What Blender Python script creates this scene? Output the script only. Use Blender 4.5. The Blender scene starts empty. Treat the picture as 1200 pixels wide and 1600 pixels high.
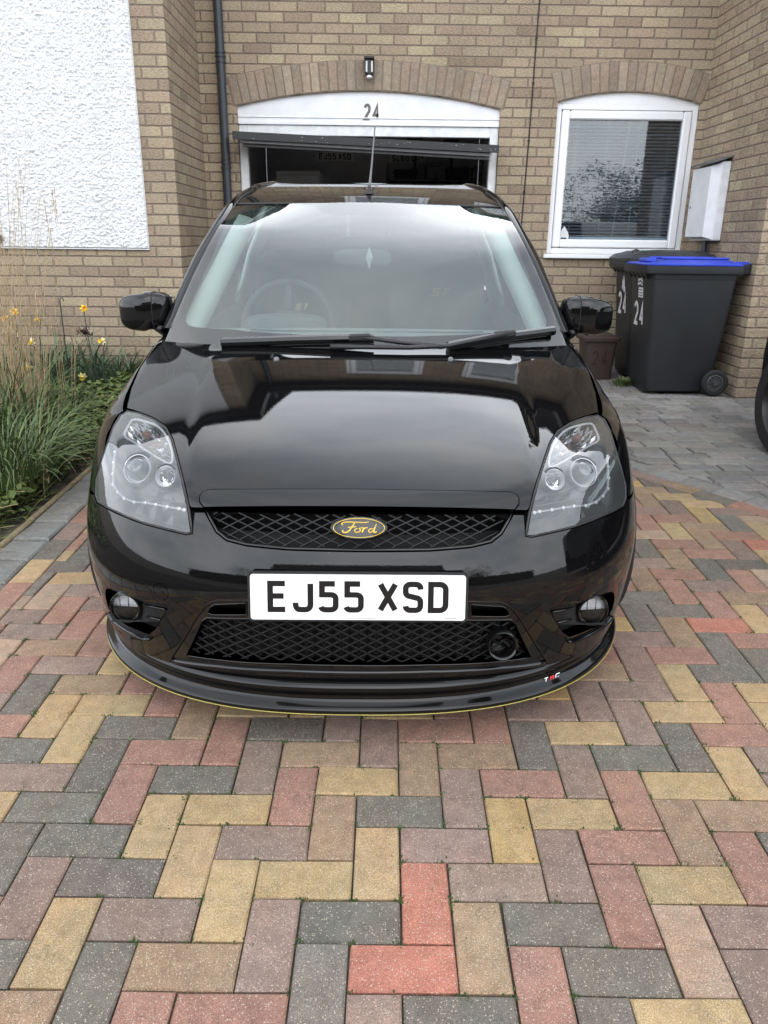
import bpy, bmesh, math, random
import numpy as np
from math import radians, sin, cos, tan, pi, atan2, sqrt, floor
from mathutils import Vector, Matrix, noise
from mathutils.geometry import delaunay_2d_cdt
random.seed(7); rng = np.random.default_rng(7)
scene = bpy.context.scene; COL = scene.collection

# ------------------------------------------------------------------ camera
FPX = 1202.; PITCH = radians(19.5); ROLL = radians(.65); YAW = radians(.6); CH = 1.27
f_ = np.array([sin(YAW)*cos(PITCH), cos(YAW)*cos(PITCH), -sin(PITCH)])
r0 = np.array([cos(YAW), -sin(YAW), 0]); u0 = np.cross(r0, f_)
r_ = cos(ROLL)*r0+sin(ROLL)*u0; u_ = -sin(ROLL)*r0+cos(ROLL)*u0
CAM = np.array([0, 0, CH])
cam = bpy.data.objects.new('camera', bpy.data.cameras.new('camera')); COL.objects.link(cam)
cam.matrix_world = Matrix(((r_[0], u_[0], -f_[0], 0), (r_[1], u_[1], -f_[1], 0), (r_[2], u_[2], -f_[2], CH), (0, 0, 0, 1)))
cam.data.sensor_fit = 'VERTICAL'; cam.data.sensor_height = 36; cam.data.lens = 36*FPX/1600
cam.data.clip_start = .02; cam.data.clip_end = 500
scene.camera = cam
scene.render.resolution_x = 768; scene.render.resolution_y = 1024
# ------------------------------------------------------------------ light
SUN_EL, SUN_AZ = 42., 172.          # sun_rotation (compass style) : behind the camera, to the right
w = bpy.data.worlds.new("World"); scene.world = w; w.use_nodes = True
nt = w.node_tree; nt.nodes.clear(); N = nt.nodes.new; L = nt.links.new
out = N('ShaderNodeOutputWorld'); bg = N('ShaderNodeBackground'); sky = N('ShaderNodeTexSky')
sky.sky_type = 'NISHITA'; sky.sun_disc = False; sky.sun_elevation = radians(SUN_EL); sky.sun_rotation = radians(SUN_AZ)
sky.dust_density = 2.5
tc = N('ShaderNodeTexCoord'); mp = N('ShaderNodeMapping'); mp.inputs['Scale'].default_value = (1, 1, 2.6)
n1 = N('ShaderNodeTexNoise'); n1.inputs['Scale'].default_value = 2.2; n1.inputs['Detail'].default_value = 8; n1.inputs['Roughness'].default_value = .55
L(tc.outputs['Generated'], mp.inputs[0]); L(mp.outputs[0], n1.inputs[0])
cr = N('ShaderNodeValToRGB'); cr.color_ramp.elements[0].position = .36; cr.color_ramp.elements[0].color = (7.7, 8.4, 9.5, 1)
cr.color_ramp.elements[1].position = .66; cr.color_ramp.elements[1].color = (13.0, 13.3, 13.8, 1)
L(n1.outputs['Fac'], cr.inputs[0])
mx = N('ShaderNodeMix'); mx.data_type = 'RGBA'; mx.inputs[0].default_value = .86
L(sky.outputs[0], mx.inputs[6]); L(cr.outputs[0], mx.inputs[7])
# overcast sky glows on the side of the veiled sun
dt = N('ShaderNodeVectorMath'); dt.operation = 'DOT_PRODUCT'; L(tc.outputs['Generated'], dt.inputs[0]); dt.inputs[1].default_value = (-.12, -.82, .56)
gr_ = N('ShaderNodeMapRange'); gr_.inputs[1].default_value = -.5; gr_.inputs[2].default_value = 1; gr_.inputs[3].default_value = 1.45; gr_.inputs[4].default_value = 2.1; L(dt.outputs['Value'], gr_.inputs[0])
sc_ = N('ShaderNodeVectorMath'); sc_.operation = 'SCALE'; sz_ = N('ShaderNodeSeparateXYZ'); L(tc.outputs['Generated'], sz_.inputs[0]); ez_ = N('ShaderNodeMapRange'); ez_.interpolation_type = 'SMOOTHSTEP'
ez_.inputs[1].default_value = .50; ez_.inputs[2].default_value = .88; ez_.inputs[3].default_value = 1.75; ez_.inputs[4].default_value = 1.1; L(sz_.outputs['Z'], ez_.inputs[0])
mu_ = N('ShaderNodeMath'); mu_.operation = 'MULTIPLY'; L(gr_.outputs[0], mu_.inputs[0]); L(ez_.outputs[0], mu_.inputs[1]); # added sky glow above the house roof to brighten bonnet and windscreen reflections
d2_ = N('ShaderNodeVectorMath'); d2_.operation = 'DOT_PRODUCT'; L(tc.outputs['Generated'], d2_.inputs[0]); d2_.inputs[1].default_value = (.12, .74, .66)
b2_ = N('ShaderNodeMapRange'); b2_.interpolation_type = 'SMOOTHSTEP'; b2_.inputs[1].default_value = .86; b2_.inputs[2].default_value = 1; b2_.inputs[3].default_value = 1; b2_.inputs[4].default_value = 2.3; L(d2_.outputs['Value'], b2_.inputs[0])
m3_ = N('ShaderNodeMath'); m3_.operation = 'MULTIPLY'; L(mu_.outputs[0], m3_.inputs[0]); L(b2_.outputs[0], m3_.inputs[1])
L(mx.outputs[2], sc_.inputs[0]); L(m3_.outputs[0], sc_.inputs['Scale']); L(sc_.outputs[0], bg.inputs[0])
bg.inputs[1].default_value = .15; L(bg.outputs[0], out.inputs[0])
sl = bpy.data.lights.new('sun', 'SUN'); sl.energy = .5; sl.angle = radians(40); sl.color = (1, .96, .9)
so = bpy.data.objects.new('sun', sl); COL.objects.link(so)
so.rotation_euler = (radians(90-SUN_EL), 0, radians(180-SUN_AZ)+pi)
az = radians(SUN_AZ); sd = Vector((sin(az)*cos(radians(SUN_EL)), cos(az)*cos(radians(SUN_EL)), sin(radians(SUN_EL))))
so.rotation_euler = sd.to_track_quat('Z', 'Y').to_euler(); so.location = sd*30
vs = scene.view_settings; vs.view_transform = 'Standard'; vs.look = 'None'; vs.exposure = -0.80; vs.gamma = 1

# ------------------------------------------------------------------ camera maths: a pixel of the 1200x1600 photo to a point
def ray(px, py): return f_+(px-600)/FPX*r_-(py-800)/FPX*u_
def at(px, py, Y): d = ray(px, py); return CAM+d*(Y/d[1])
GS = .025
def gz(y): return GS*max(-3., min(12., y))
def atg(px, py, off=0):
    z = 0
    for _ in range(20):
        d = ray(px, py); p = CAM+d*((z+off-CH)/d[2]); z = gz(p[1])
    return p

# ------------------------------------------------------------------ materials
MATS = {}
def newmat(name):
    m = bpy.data.materials.new(name); m.use_nodes = True; MATS[name] = m
    return m, m.node_tree, m.node_tree.nodes['Principled BSDF']
def setp(b, **k):
    al = dict(col='Base Color', rough='Roughness', metal='Metallic', spec='Specular IOR Level', coat='Coat Weight', coatr='Coat Roughness', trans='Transmission Weight', ior='IOR', alpha='Alpha')
    for a, v in k.items():
        if a == 'col': v = (*v, 1)
        b.inputs[al[a]].default_value = v
def plain(name, col, rough=.5, noise_amt=.0, nscale=40, bump=0, bscale=200, **k):
    m, nt, b = newmat(name); setp(b, col=col, rough=rough, **k)
    if noise_amt:
        g = nt.nodes.new('ShaderNodeNewGeometry'); n = nt.nodes.new('ShaderNodeTexNoise'); n.inputs['Scale'].default_value = nscale; n.inputs['Detail'].default_value = 5
        nt.links.new(g.outputs['Position'], n.inputs[0])
        r = nt.nodes.new('ShaderNodeValToRGB'); a = noise_amt
        r.color_ramp.elements[0].position = .3; r.color_ramp.elements[1].position = .7
        r.color_ramp.elements[0].color = (*[c*(1-a) for c in col], 1); r.color_ramp.elements[1].color = (*[min(1, c*(1+a)) for c in col], 1)
        nt.links.new(n.outputs['Fac'], r.inputs[0]); nt.links.new(r.outputs[0], b.inputs['Base Color'])
    if bump:
        g = nt.nodes.new('ShaderNodeNewGeometry'); n = nt.nodes.new('ShaderNodeTexNoise'); n.inputs['Scale'].default_value = bscale; n.inputs['Detail'].default_value = 4
        bp = nt.nodes.new('ShaderNodeBump'); bp.inputs['Strength'].default_value = bump; bp.inputs['Distance'].default_value = .003
        nt.links.new(g.outputs['Position'], n.inputs[0]); nt.links.new(n.outputs['Fac'], bp.inputs['Height']); nt.links.new(bp.outputs[0], b.inputs['Normal'])
    return m
paint, nt, b = newmat('paint'); setp(b, col=(.0035, .0035, .004), rough=.03, spec=.0, coat=1, coatr=.01); b.inputs['Coat IOR'].default_value = 1.48
# faint dust and dried rain specks on the lacquer
g = nt.nodes.new('ShaderNodeNewGeometry'); v = nt.nodes.new('ShaderNodeTexVoronoi'); v.inputs['Scale'].default_value = 60
nt.links.new(g.outputs['Position'], v.inputs[0]); r = nt.nodes.new('ShaderNodeValToRGB'); r.color_ramp.elements[0].position = .03; r.color_ramp.elements[0].color = (.16, .16, .15, 1)
r.color_ramp.elements[1].position = .05; r.color_ramp.elements[1].color = (.0035, .0035, .004, 1); sc0_ = nt.nodes.new('ShaderNodeSeparateColor'); nt.links.new(v.outputs['Color'], sc0_.inputs[0]); gt_ = nt.nodes.new('ShaderNodeMath'); gt_.operation = 'GREATER_THAN'; gt_.inputs[1].default_value = .35; nt.links.new(sc0_.outputs[0], gt_.inputs[0])
ad_ = nt.nodes.new('ShaderNodeMath'); nt.links.new(v.outputs['Distance'], ad_.inputs[0]); nt.links.new(gt_.outputs[0], ad_.inputs[1]); nt.links.new(ad_.outputs[0], r.inputs[0]); nt.links.new(r.outputs[0], b.inputs['Base Color'])
n = nt.nodes.new('ShaderNodeTexNoise'); n.inputs['Scale'].default_value = 14; n.inputs['Detail'].default_value = 3; nt.links.new(g.outputs['Position'], n.inputs[0])
mr = nt.nodes.new('ShaderNodeMapRange'); mr.inputs[1].default_value = .35; mr.inputs[2].default_value = .7; mr.inputs[3].default_value = .004; mr.inputs[4].default_value = .02
nt.links.new(n.outputs['Fac'], mr.inputs[0]); nt.links.new(mr.outputs[0], b.inputs['Coat Roughness'])
bp = nt.nodes.new('ShaderNodeBump'); bp.inputs['Strength'].default_value = .02; bp.inputs['Distance'].default_value = .001
n = nt.nodes.new('ShaderNodeTexNoise'); n.inputs['Scale'].default_value = 260; nt.links.new(g.outputs['Position'], n.inputs[0])
nt.links.new(n.outputs['Fac'], bp.inputs['Height']); nt.links.new(bp.outputs[0], b.inputs['Coat Normal'])
plain('gloss_black', (.004, .004, .004), .2, spec=.1, coat=.9, coatr=.04)
plain('splitter_black', (.003, .003, .003), .15, spec=.15, coat=.55, coatr=.05)
plain('trim_black', (.012, .012, .013), .42, .3, 60, .15, 900)
plain('deep_black', (.003, .003, .003), .8)
plain('mesh_black', (.005, .005, .005), .42, spec=.3)
plain('mesh_dark', (.003, .003, .003), .5, spec=.2)
plain('rubber', (.014, .014, .015), .75, .2, 30)
plain('chrome', (.85, .85, .86), .12, metal=1)
plain('lamp_silver', (.80, .80, .82), .3, metal=.25)
plain('lamp_bowl', (.085, .088, .098), .35, metal=.3)
plain('reflector', (.92, .92, .94), .06, metal=1)
plain('reflector_soft', (.75, .76, .78), .3, metal=.5)
plain('strip_white', (.42, .43, .45), .35)
plain('amber', (.28, .13, .10), .3)
plain('pin_yellow', (.42, .36, .09), .5)
plain('badge_gold', (.75, .52, .08), .35, metal=.3)
plain('plate_white', (.86, .86, .86), .3, coat=.4, coatr=.1)
plain('plate_glyph', (.004, .004, .004), .35)
plain('logo_white', (.8, .8, .8), .4)
plain('logo_red', (.6, .03, .03), .4)
plain('interior_dark', (.11, .12, .12), .8, .2, 20)
plain('seat_cloth', (.04, .043, .045), .85, .25, 60)
plain('interior_pale', (.80, .86, .82), .7)
plain('logo_gold', (.30, .22, .12), .7)
plain('dash', (.30, .33, .32), .8)
plain('wheel_dark', (.035, .037, .04), .6)
plain('upvc', (.80, .81, .82), .28, .02, 5)
plain('white_board', (.74, .75, .77), .42, .07, 9)
plain('white_worn', (.70, .71, .72), .5, .12, 14)
plain('soil', (.045, .033, .024), .95, .5, 25, .8, 60)
plain('mortar_sand', (.125, .108, .082), .95, .35, 30, .6, 300)
plain('sand_edge', (.33, .26, .16), .95, .3, 60, .6, 200)
plain('moss', (.045, .075, .02), .95, .4, 200)
plain('bin_plastic', (.015, .017, .020), .5, .15, 8, .1, 700)
plain('bin_lid_black', (.03, .034, .036), .45, .2, 12)
plain('bin_blue', (.03, .06, .46), .4, .15, 10)
plain('bin_brown', (.042, .026, .022), .55, .15, 10)
plain('brown_glyph', (.02, .012, .01), .7)
plain('sticker_white', (.62, .63, .64), .55)
plain('pipe_grey', (.030, .036, .045), .45, .1, 15)
plain('cable', (.012, .012, .012), .6)
plain('digit_metal', (.12, .11, .10), .5, metal=.4)
plain('door_black', (.012, .013, .015), .4, .3, 20)
plain('door_grey', (.13, .13, .135), .5, .1, 15)
plain('garage_wall', (.62, .62, .64), .9, .1, 6)
plain('garage_stuff', (.12, .12, .13), .7, .3, 9)
plain('garage_pale', (.85, .85, .85), .6, .1, 9)
plain('green_cloth', (.02, .16, .09), .7)
plain('roof_tile', (.05, .04, .036), .8, .3, 9)
plain('fascia_dark', (.02, .018, .017), .5)
plain('blind_white', (.88, .86, .87), .5)
plain('room_dark', (.05, .05, .05), .9)
plain('straw', (.42, .31, .18), .8, .35, 30)
plain('stem_dark', (.03, .045, .025), .6)
plain('petal_yellow', (.85, .62, .05), .5)
plain('petal_pale', (.84, .80, .48), .5)
plain('trumpet_orange', (.85, .46, .02), .5)
plain('bark', (.07, .05, .035), .9, .4, 20)
plain('dry_leaf', (.08, .035, .04), .8)
plain('asphalt', (.05, .05, .05), .9, .2, 20)
plain('lens_ball', (.10, .11, .12), .06, coat=1, coatr=.02)
plain('alloy', (.12, .12, .125), .4, metal=.6)
plain('slab_grey', (.16, .155, .145), .9, .3, 14, .6, 250)

def leafmat(name, c1, c2, scale=6):
    m, nt, b = newmat(name); setp(b, rough=.55)
    g = nt.nodes.new('ShaderNodeNewGeometry'); n = nt.nodes.new('ShaderNodeTexNoise'); n.inputs['Scale'].default_value = scale; n.inputs['Detail'].default_value = 3
    nt.links.new(g.outputs['Position'], n.inputs[0]); ad = nt.nodes.new('ShaderNodeMath'); ad.operation = 'MULTIPLY_ADD'; ad.inputs[1].default_value = .5
    nt.links.new(g.outputs['Random Per Island'], ad.inputs[0]); 
    m2 = nt.nodes.new('ShaderNodeMath'); m2.operation = 'MULTIPLY'; m2.inputs[1].default_value = .5; nt.links.new(n.outputs['Fac'], m2.inputs[0]); nt.links.new(m2.outputs[0], ad.inputs[2])
    r = nt.nodes.new('ShaderNodeValToRGB'); r.color_ramp.elements[0].position = .15; r.color_ramp.elements[1].position = .85
    r.color_ramp.elements[0].color = (*c1, 1); r.color_ramp.elements[1].color = (*c2, 1)
    nt.links.new(ad.outputs[0], r.inputs[0]); nt.links.new(r.outputs[0], b.inputs['Base Color'])
    return m
leafmat('grass_blade', (.028, .052, .014), (.14, .20, .065)); leafmat('strap_leaf', (.03, .06, .03), (.11, .17, .085))
leafmat('cover_leaf', (.015, .035, .01), (.16, .21, .05), 9); leafmat('tree_leaf', (.02, .035, .012), (.06, .09, .03), 1)

# glass
def glassmat(name, tint, ior=1.5, refl=1.0, rough=.0, dust=0.):
    m = bpy.data.materials.new(name); m.use_nodes = True; MATS[name] = m; nt = m.node_tree; nt.nodes.clear()
    o = nt.nodes.new('ShaderNodeOutputMaterial'); t = nt.nodes.new('ShaderNodeBsdfTransparent'); t.inputs[0].default_value = (*tint, 1)
    g = nt.nodes.new('ShaderNodeBsdfGlossy'); g.inputs['Roughness'].default_value = rough
    fr = nt.nodes.new('ShaderNodeFresnel'); fr.inputs[0].default_value = ior; mu = nt.nodes.new('ShaderNodeMath'); mu.operation = 'MULTIPLY'; mu.inputs[1].default_value = refl; mu.use_clamp = True
    mx = nt.nodes.new('ShaderNodeMixShader'); nt.links.new(fr.outputs[0], mu.inputs[0]); nt.links.new(mu.outputs[0], mx.inputs[0]); nt.links.new(t.outputs[0], mx.inputs[1]); nt.links.new(g.outputs[0], mx.inputs[2])
    last = mx
    if dust:
        d = nt.nodes.new('ShaderNodeBsdfDiffuse'); d.inputs[0].default_value = (.62, .68, .66, 1); m3 = nt.nodes.new('ShaderNodeMixShader'); m3.inputs[0].default_value = dust
        nt.links.new(mx.outputs[0], m3.inputs[1]); nt.links.new(d.outputs[0], m3.inputs[2]); last = m3
    nt.links.new(last.outputs[0], o.inputs[0])
    return m
glassmat('screen_glass', (.88, .96, .93), 1.6, 2.1, 0, 0)
glassmat('haze_film', (.95, .99, .985), 1.2, .1, 0, .14)
glassmat('lens', (.96, .97, .98), 1.5, 2.3, .0, .045)
glassmat('fog_glass', (.95, .95, .95), 1.5, 1.0)
glassmat('window_glass', (.80, .86, .90), 1.52, 1.7)
glassmat('side_glass', (.62, .68, .66), 1.5, 1.4)

# buff bricks: every brick its own tone, from world position
def brickmat(name, axis):
    m, nt, b = newmat(name); N = nt.nodes.new; L = nt.links.new
    def M(op, a, bb=None, c=None):
        n = N('ShaderNodeMath'); n.operation = op
        for i, v in enumerate((a, bb, c)):
            if v is None: continue
            if isinstance(v, (int, float)): n.inputs[i].default_value = v
            else: L(v, n.inputs[i])
        return n.outputs[0]
    g = N('ShaderNodeNewGeometry'); s = N('ShaderNodeSeparateXYZ'); L(g.outputs['Position'], s.inputs[0])
    wn = N('ShaderNodeTexNoise'); wn.inputs['Scale'].default_value = 22; wn.inputs['Detail'].default_value = 3; L(g.outputs['Position'], wn.inputs[0])
    wob = M('MULTIPLY', M('SUBTRACT', wn.outputs['Fac'], .5), .007)
    U = M('ADD', s.outputs[axis], wob); Z = M('ADD', s.outputs['Z'], wob)
    row = M('FLOOR', M('DIVIDE', Z, .075))
    off = M('MULTIPLY', M('MODULO', M('ADD', row, 100), 2), .5)
    us = M('ADD', M('DIVIDE', U, .225), off); colm = M('FLOOR', us)
    fu = M('MULTIPLY', M('SUBTRACT', us, colm), .225); fz = M('MULTIPLY', M('SUBTRACT', M('DIVIDE', Z, .075), row), .075)
    eu = M('MINIMUM', fu, M('SUBTRACT', .225, fu)); ez = M('MINIMUM', fz, M('SUBTRACT', .075, fz)); e = M('MINIMUM', eu, ez)
    cv = N('ShaderNodeCombineXYZ'); L(colm, cv.inputs[0]); L(row, cv.inputs[1]); wn2 = N('ShaderNodeTexWhiteNoise'); wn2.noise_dimensions = '2D'; L(cv.outputs[0], wn2.inputs[0])
    r = N('ShaderNodeValToRGB'); r.color_ramp.interpolation = 'LINEAR'; L(wn2.outputs['Value'], r.inputs[0])
    cols = [(0, (.255, .195, .142)), (.25, (.31, .25, .178)), (.5, (.345, .285, .198)), (.75, (.315, .238, .175)), (1, (.385, .325, .218))]
    r.color_ramp.elements[0].color = (*cols[0][1], 1); r.color_ramp.elements[1].color = (*cols[-1][1], 1)
    for p, c in cols[1:-1]: el = r.color_ramp.elements.new(p); el.color = (*c, 1)
    # drag-faced texture: fine diagonal streaks and pits
    mpn = N('ShaderNodeMapping'); mpn.inputs['Rotation'].default_value = (0, .7, 0) if axis == 'X' else (.7, 0, 0); mpn.inputs['Scale'].default_value = (50, 50, 150)
    L(g.outputs['Position'], mpn.inputs[0]); fn = N('ShaderNodeTexNoise'); fn.inputs['Scale'].default_value = 1; fn.inputs['Detail'].default_value = 4; L(mpn.outputs[0], fn.inputs[0])
    ln = N('ShaderNodeTexNoise'); ln.inputs['Scale'].default_value = 1.3; ln.inputs['Detail'].default_value = 4; L(g.outputs['Position'], ln.inputs[0])
    mxx = N('ShaderNodeMix'); mxx.data_type = 'RGBA'; mxx.blend_type = 'MULTIPLY'; mxx.inputs[0].default_value = 1
    v = M('ADD', M('MULTIPLY', fn.outputs['Fac'], 1.7), M('MULTIPLY', ln.outputs['Fac'], .8)); v = M('ADD', v, -.27)
    cb = N('ShaderNodeCombineColor'); L(v, cb.inputs[0]); L(v, cb.inputs[1]); L(v, cb.inputs[2])
    L(r.outputs[0], mxx.inputs[6]); L(cb.outputs[0], mxx.inputs[7])
    mk = N('ShaderNodeMapRange'); mk.interpolation_type = 'SMOOTHSTEP'; mk.inputs[1].default_value = .0038; mk.inputs[2].default_value = .0065; L(e, mk.inputs[0])
    fin = N('ShaderNodeMix'); fin.data_type = 'RGBA'; fin.inputs[6].default_value = (.205, .160, .125, 1); L(mxx.outputs[2], fin.inputs[7]); L(mk.outputs[0], fin.inputs[0])
    L(fin.outputs[2], b.inputs['Base Color']); setp(b, rough=.9, spec=.2)
    bp = N('ShaderNodeBump'); bp.inputs['Strength'].default_value = 1; bp.inputs['Distance'].default_value = .006
    mk2 = N('ShaderNodeMapRange'); mk2.interpolation_type = 'SMOOTHSTEP'; mk2.inputs[1].default_value = .002; mk2.inputs[2].default_value = .010; L(e, mk2.inputs[0])
    L(M('ADD', mk2.outputs[0], M('MULTIPLY', fn.outputs['Fac'], .35)), bp.inputs['Height']); L(bp.outputs[0], b.inputs['Normal'])
brickmat('brick_x', 'X'); brickmat('brick_y', 'Y')
# per-face tinted masonry (pavers, arch bricks): colour attribute times grit
def tintmat(name, grit=.35, speck=.0, scale=420, bump=.5, rough=.85):
    m, nt, b = newmat(name); N = nt.nodes.new; L = nt.links.new
    a = N('ShaderNodeAttribute'); a.attribute_name = 'tint'; g = N('ShaderNodeNewGeometry')
    n = N('ShaderNodeTexNoise'); n.inputs['Scale'].default_value = scale; n.inputs['Detail'].default_value = 3; L(g.outputs['Position'], n.inputs[0])
    n2 = N('ShaderNodeTexNoise'); n2.inputs['Scale'].default_value = 26; n2.inputs['Detail'].default_value = 6; n2.inputs['Roughness'].default_value = .65; L(g.outputs['Position'], n2.inputs[0])
    def mr(src, a0, a1, b0, b1):
        q = N('ShaderNodeMapRange'); q.inputs[1].default_value = a0; q.inputs[2].default_value = a1; q.inputs[3].default_value = b0; q.inputs[4].default_value = b1; L(src, q.inputs[0]); return q.outputs[0]
    mm = N('ShaderNodeMath'); mm.operation = 'MULTIPLY'; L(mr(n.outputs['Fac'], .25, .75, 1-grit, 1+grit), mm.inputs[0]); L(mr(n2.outputs['Fac'], .3, .7, .8, 1.2), mm.inputs[1])
    vm = N('ShaderNodeVectorMath'); vm.operation = 'SCALE'; L(a.outputs['Color'], vm.inputs[0]); L(mm.outputs[0], vm.inputs['Scale'])
    last = vm.outputs[0]
    n3 = N('ShaderNodeTexNoise'); n3.inputs['Scale'].default_value = 7; n3.inputs['Detail'].default_value = 4; L(g.outputs['Position'], n3.inputs[0])
    cbn = N('ShaderNodeCombineXYZ'); L(mr(n3.outputs['Fac'], .3, .7, .95, 1.06), cbn.inputs[0]); n4 = N('ShaderNodeTexNoise'); n4.inputs['Scale'].default_value = 1.3; n4.inputs['Detail'].default_value = 5; L(g.outputs['Position'], n4.inputs[0])
    cbn.inputs[1].default_value = 1; L(mr(n3.outputs['Fac'], .3, .7, 1.03, .97), cbn.inputs[2]); v2_ = N('ShaderNodeVectorMath'); v2_.operation = 'MULTIPLY'; L(last, v2_.inputs[0]); L(cbn.outputs[0], v2_.inputs[1])
    v3_ = N('ShaderNodeVectorMath'); v3_.operation = 'SCALE'; L(v2_.outputs[0], v3_.inputs[0]); L(mr(n4.outputs['Fac'], .35, .65, .88, 1.1), v3_.inputs['Scale']); last = v3_.outputs[0]
    if speck:
        v = N('ShaderNodeTexVoronoi'); v.inputs['Scale'].default_value = 260; L(g.outputs['Position'], v.inputs[0])
        sep = N('ShaderNodeSeparateColor'); L(v.outputs['Color'], sep.inputs[0]); th_ = N('ShaderNodeMath'); th_.operation = 'MULTIPLY'; th_.inputs[1].default_value = .42; L(sep.outputs[1], th_.inputs[0]); q = N('ShaderNodeMath'); q.operation = 'LESS_THAN'; L(th_.outputs[0], q.inputs[1]); L(v.outputs['Distance'], q.inputs[0]); q2 = N('ShaderNodeMath'); q2.operation = 'LESS_THAN'; q2.inputs[1].default_value = .55; L(sep.outputs[0], q2.inputs[0])
        q3 = N('ShaderNodeMath'); q3.operation = 'MULTIPLY'; L(q.outputs[0], q3.inputs[0]); L(q2.outputs[0], q3.inputs[1])
        q4 = N('ShaderNodeMath'); q4.operation = 'MULTIPLY'; q4.inputs[1].default_value = speck; L(q3.outputs[0], q4.inputs[0])
        mxx = N('ShaderNodeMix'); mxx.data_type = 'RGBA'; mxx.inputs[7].default_value = (.46, .40, .31, 1); L(q4.outputs[0], mxx.inputs[0]); L(last, mxx.inputs[6]); last = mxx.outputs[2]
    L(last, b.inputs['Base Color']); setp(b, rough=rough, spec=.3)
    bp = N('ShaderNodeBump'); bp.inputs['Strength'].default_value = bump; bp.inputs['Distance'].default_value = .002; L(n.outputs['Fac'], bp.inputs['Height']); L(bp.outputs[0], b.inputs['Normal'])
tintmat('paver', .50, .7, bump=.9); tintmat('arch_brick', .34, 0, 150, .9); tintmat('sett', .38, .3, 300, bump=.9)
m, nt, b = newmat('render_white'); N = nt.nodes.new; L = nt.links.new
setp(b, col=(.72, .73, .74), rough=.85)
g = N('ShaderNodeNewGeometry'); mpp = N('ShaderNodeMapping'); mpp.inputs['Scale'].default_value = (5, 5, .7); L(g.outputs['Position'], mpp.inputs[0]); ns_ = N('ShaderNodeTexNoise'); ns_.inputs['Scale'].default_value = 1; ns_.inputs['Detail'].default_value = 7; L(mpp.outputs[0], ns_.inputs[0])
rr0 = N('ShaderNodeValToRGB'); rr0.color_ramp.elements[0].position = .32; rr0.color_ramp.elements[0].color = (.68, .68, .67, 1); rr0.color_ramp.elements[1].position = .5; rr0.color_ramp.elements[1].color = (.74, .75, .76, 1); L(ns_.outputs['Fac'], rr0.inputs[0]); L(rr0.outputs[0], b.inputs['Base Color']); n = N('ShaderNodeTexNoise'); n.inputs['Scale'].default_value = 95; n.inputs['Detail'].default_value = 4; L(g.outputs['Position'], n.inputs[0])
bp = N('ShaderNodeBump'); bp.inputs['Strength'].default_value = .7; bp.inputs['Distance'].default_value = .008; L(n.outputs['Fac'], bp.inputs['Height']); L(bp.outputs[0], b.inputs['Normal'])

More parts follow.
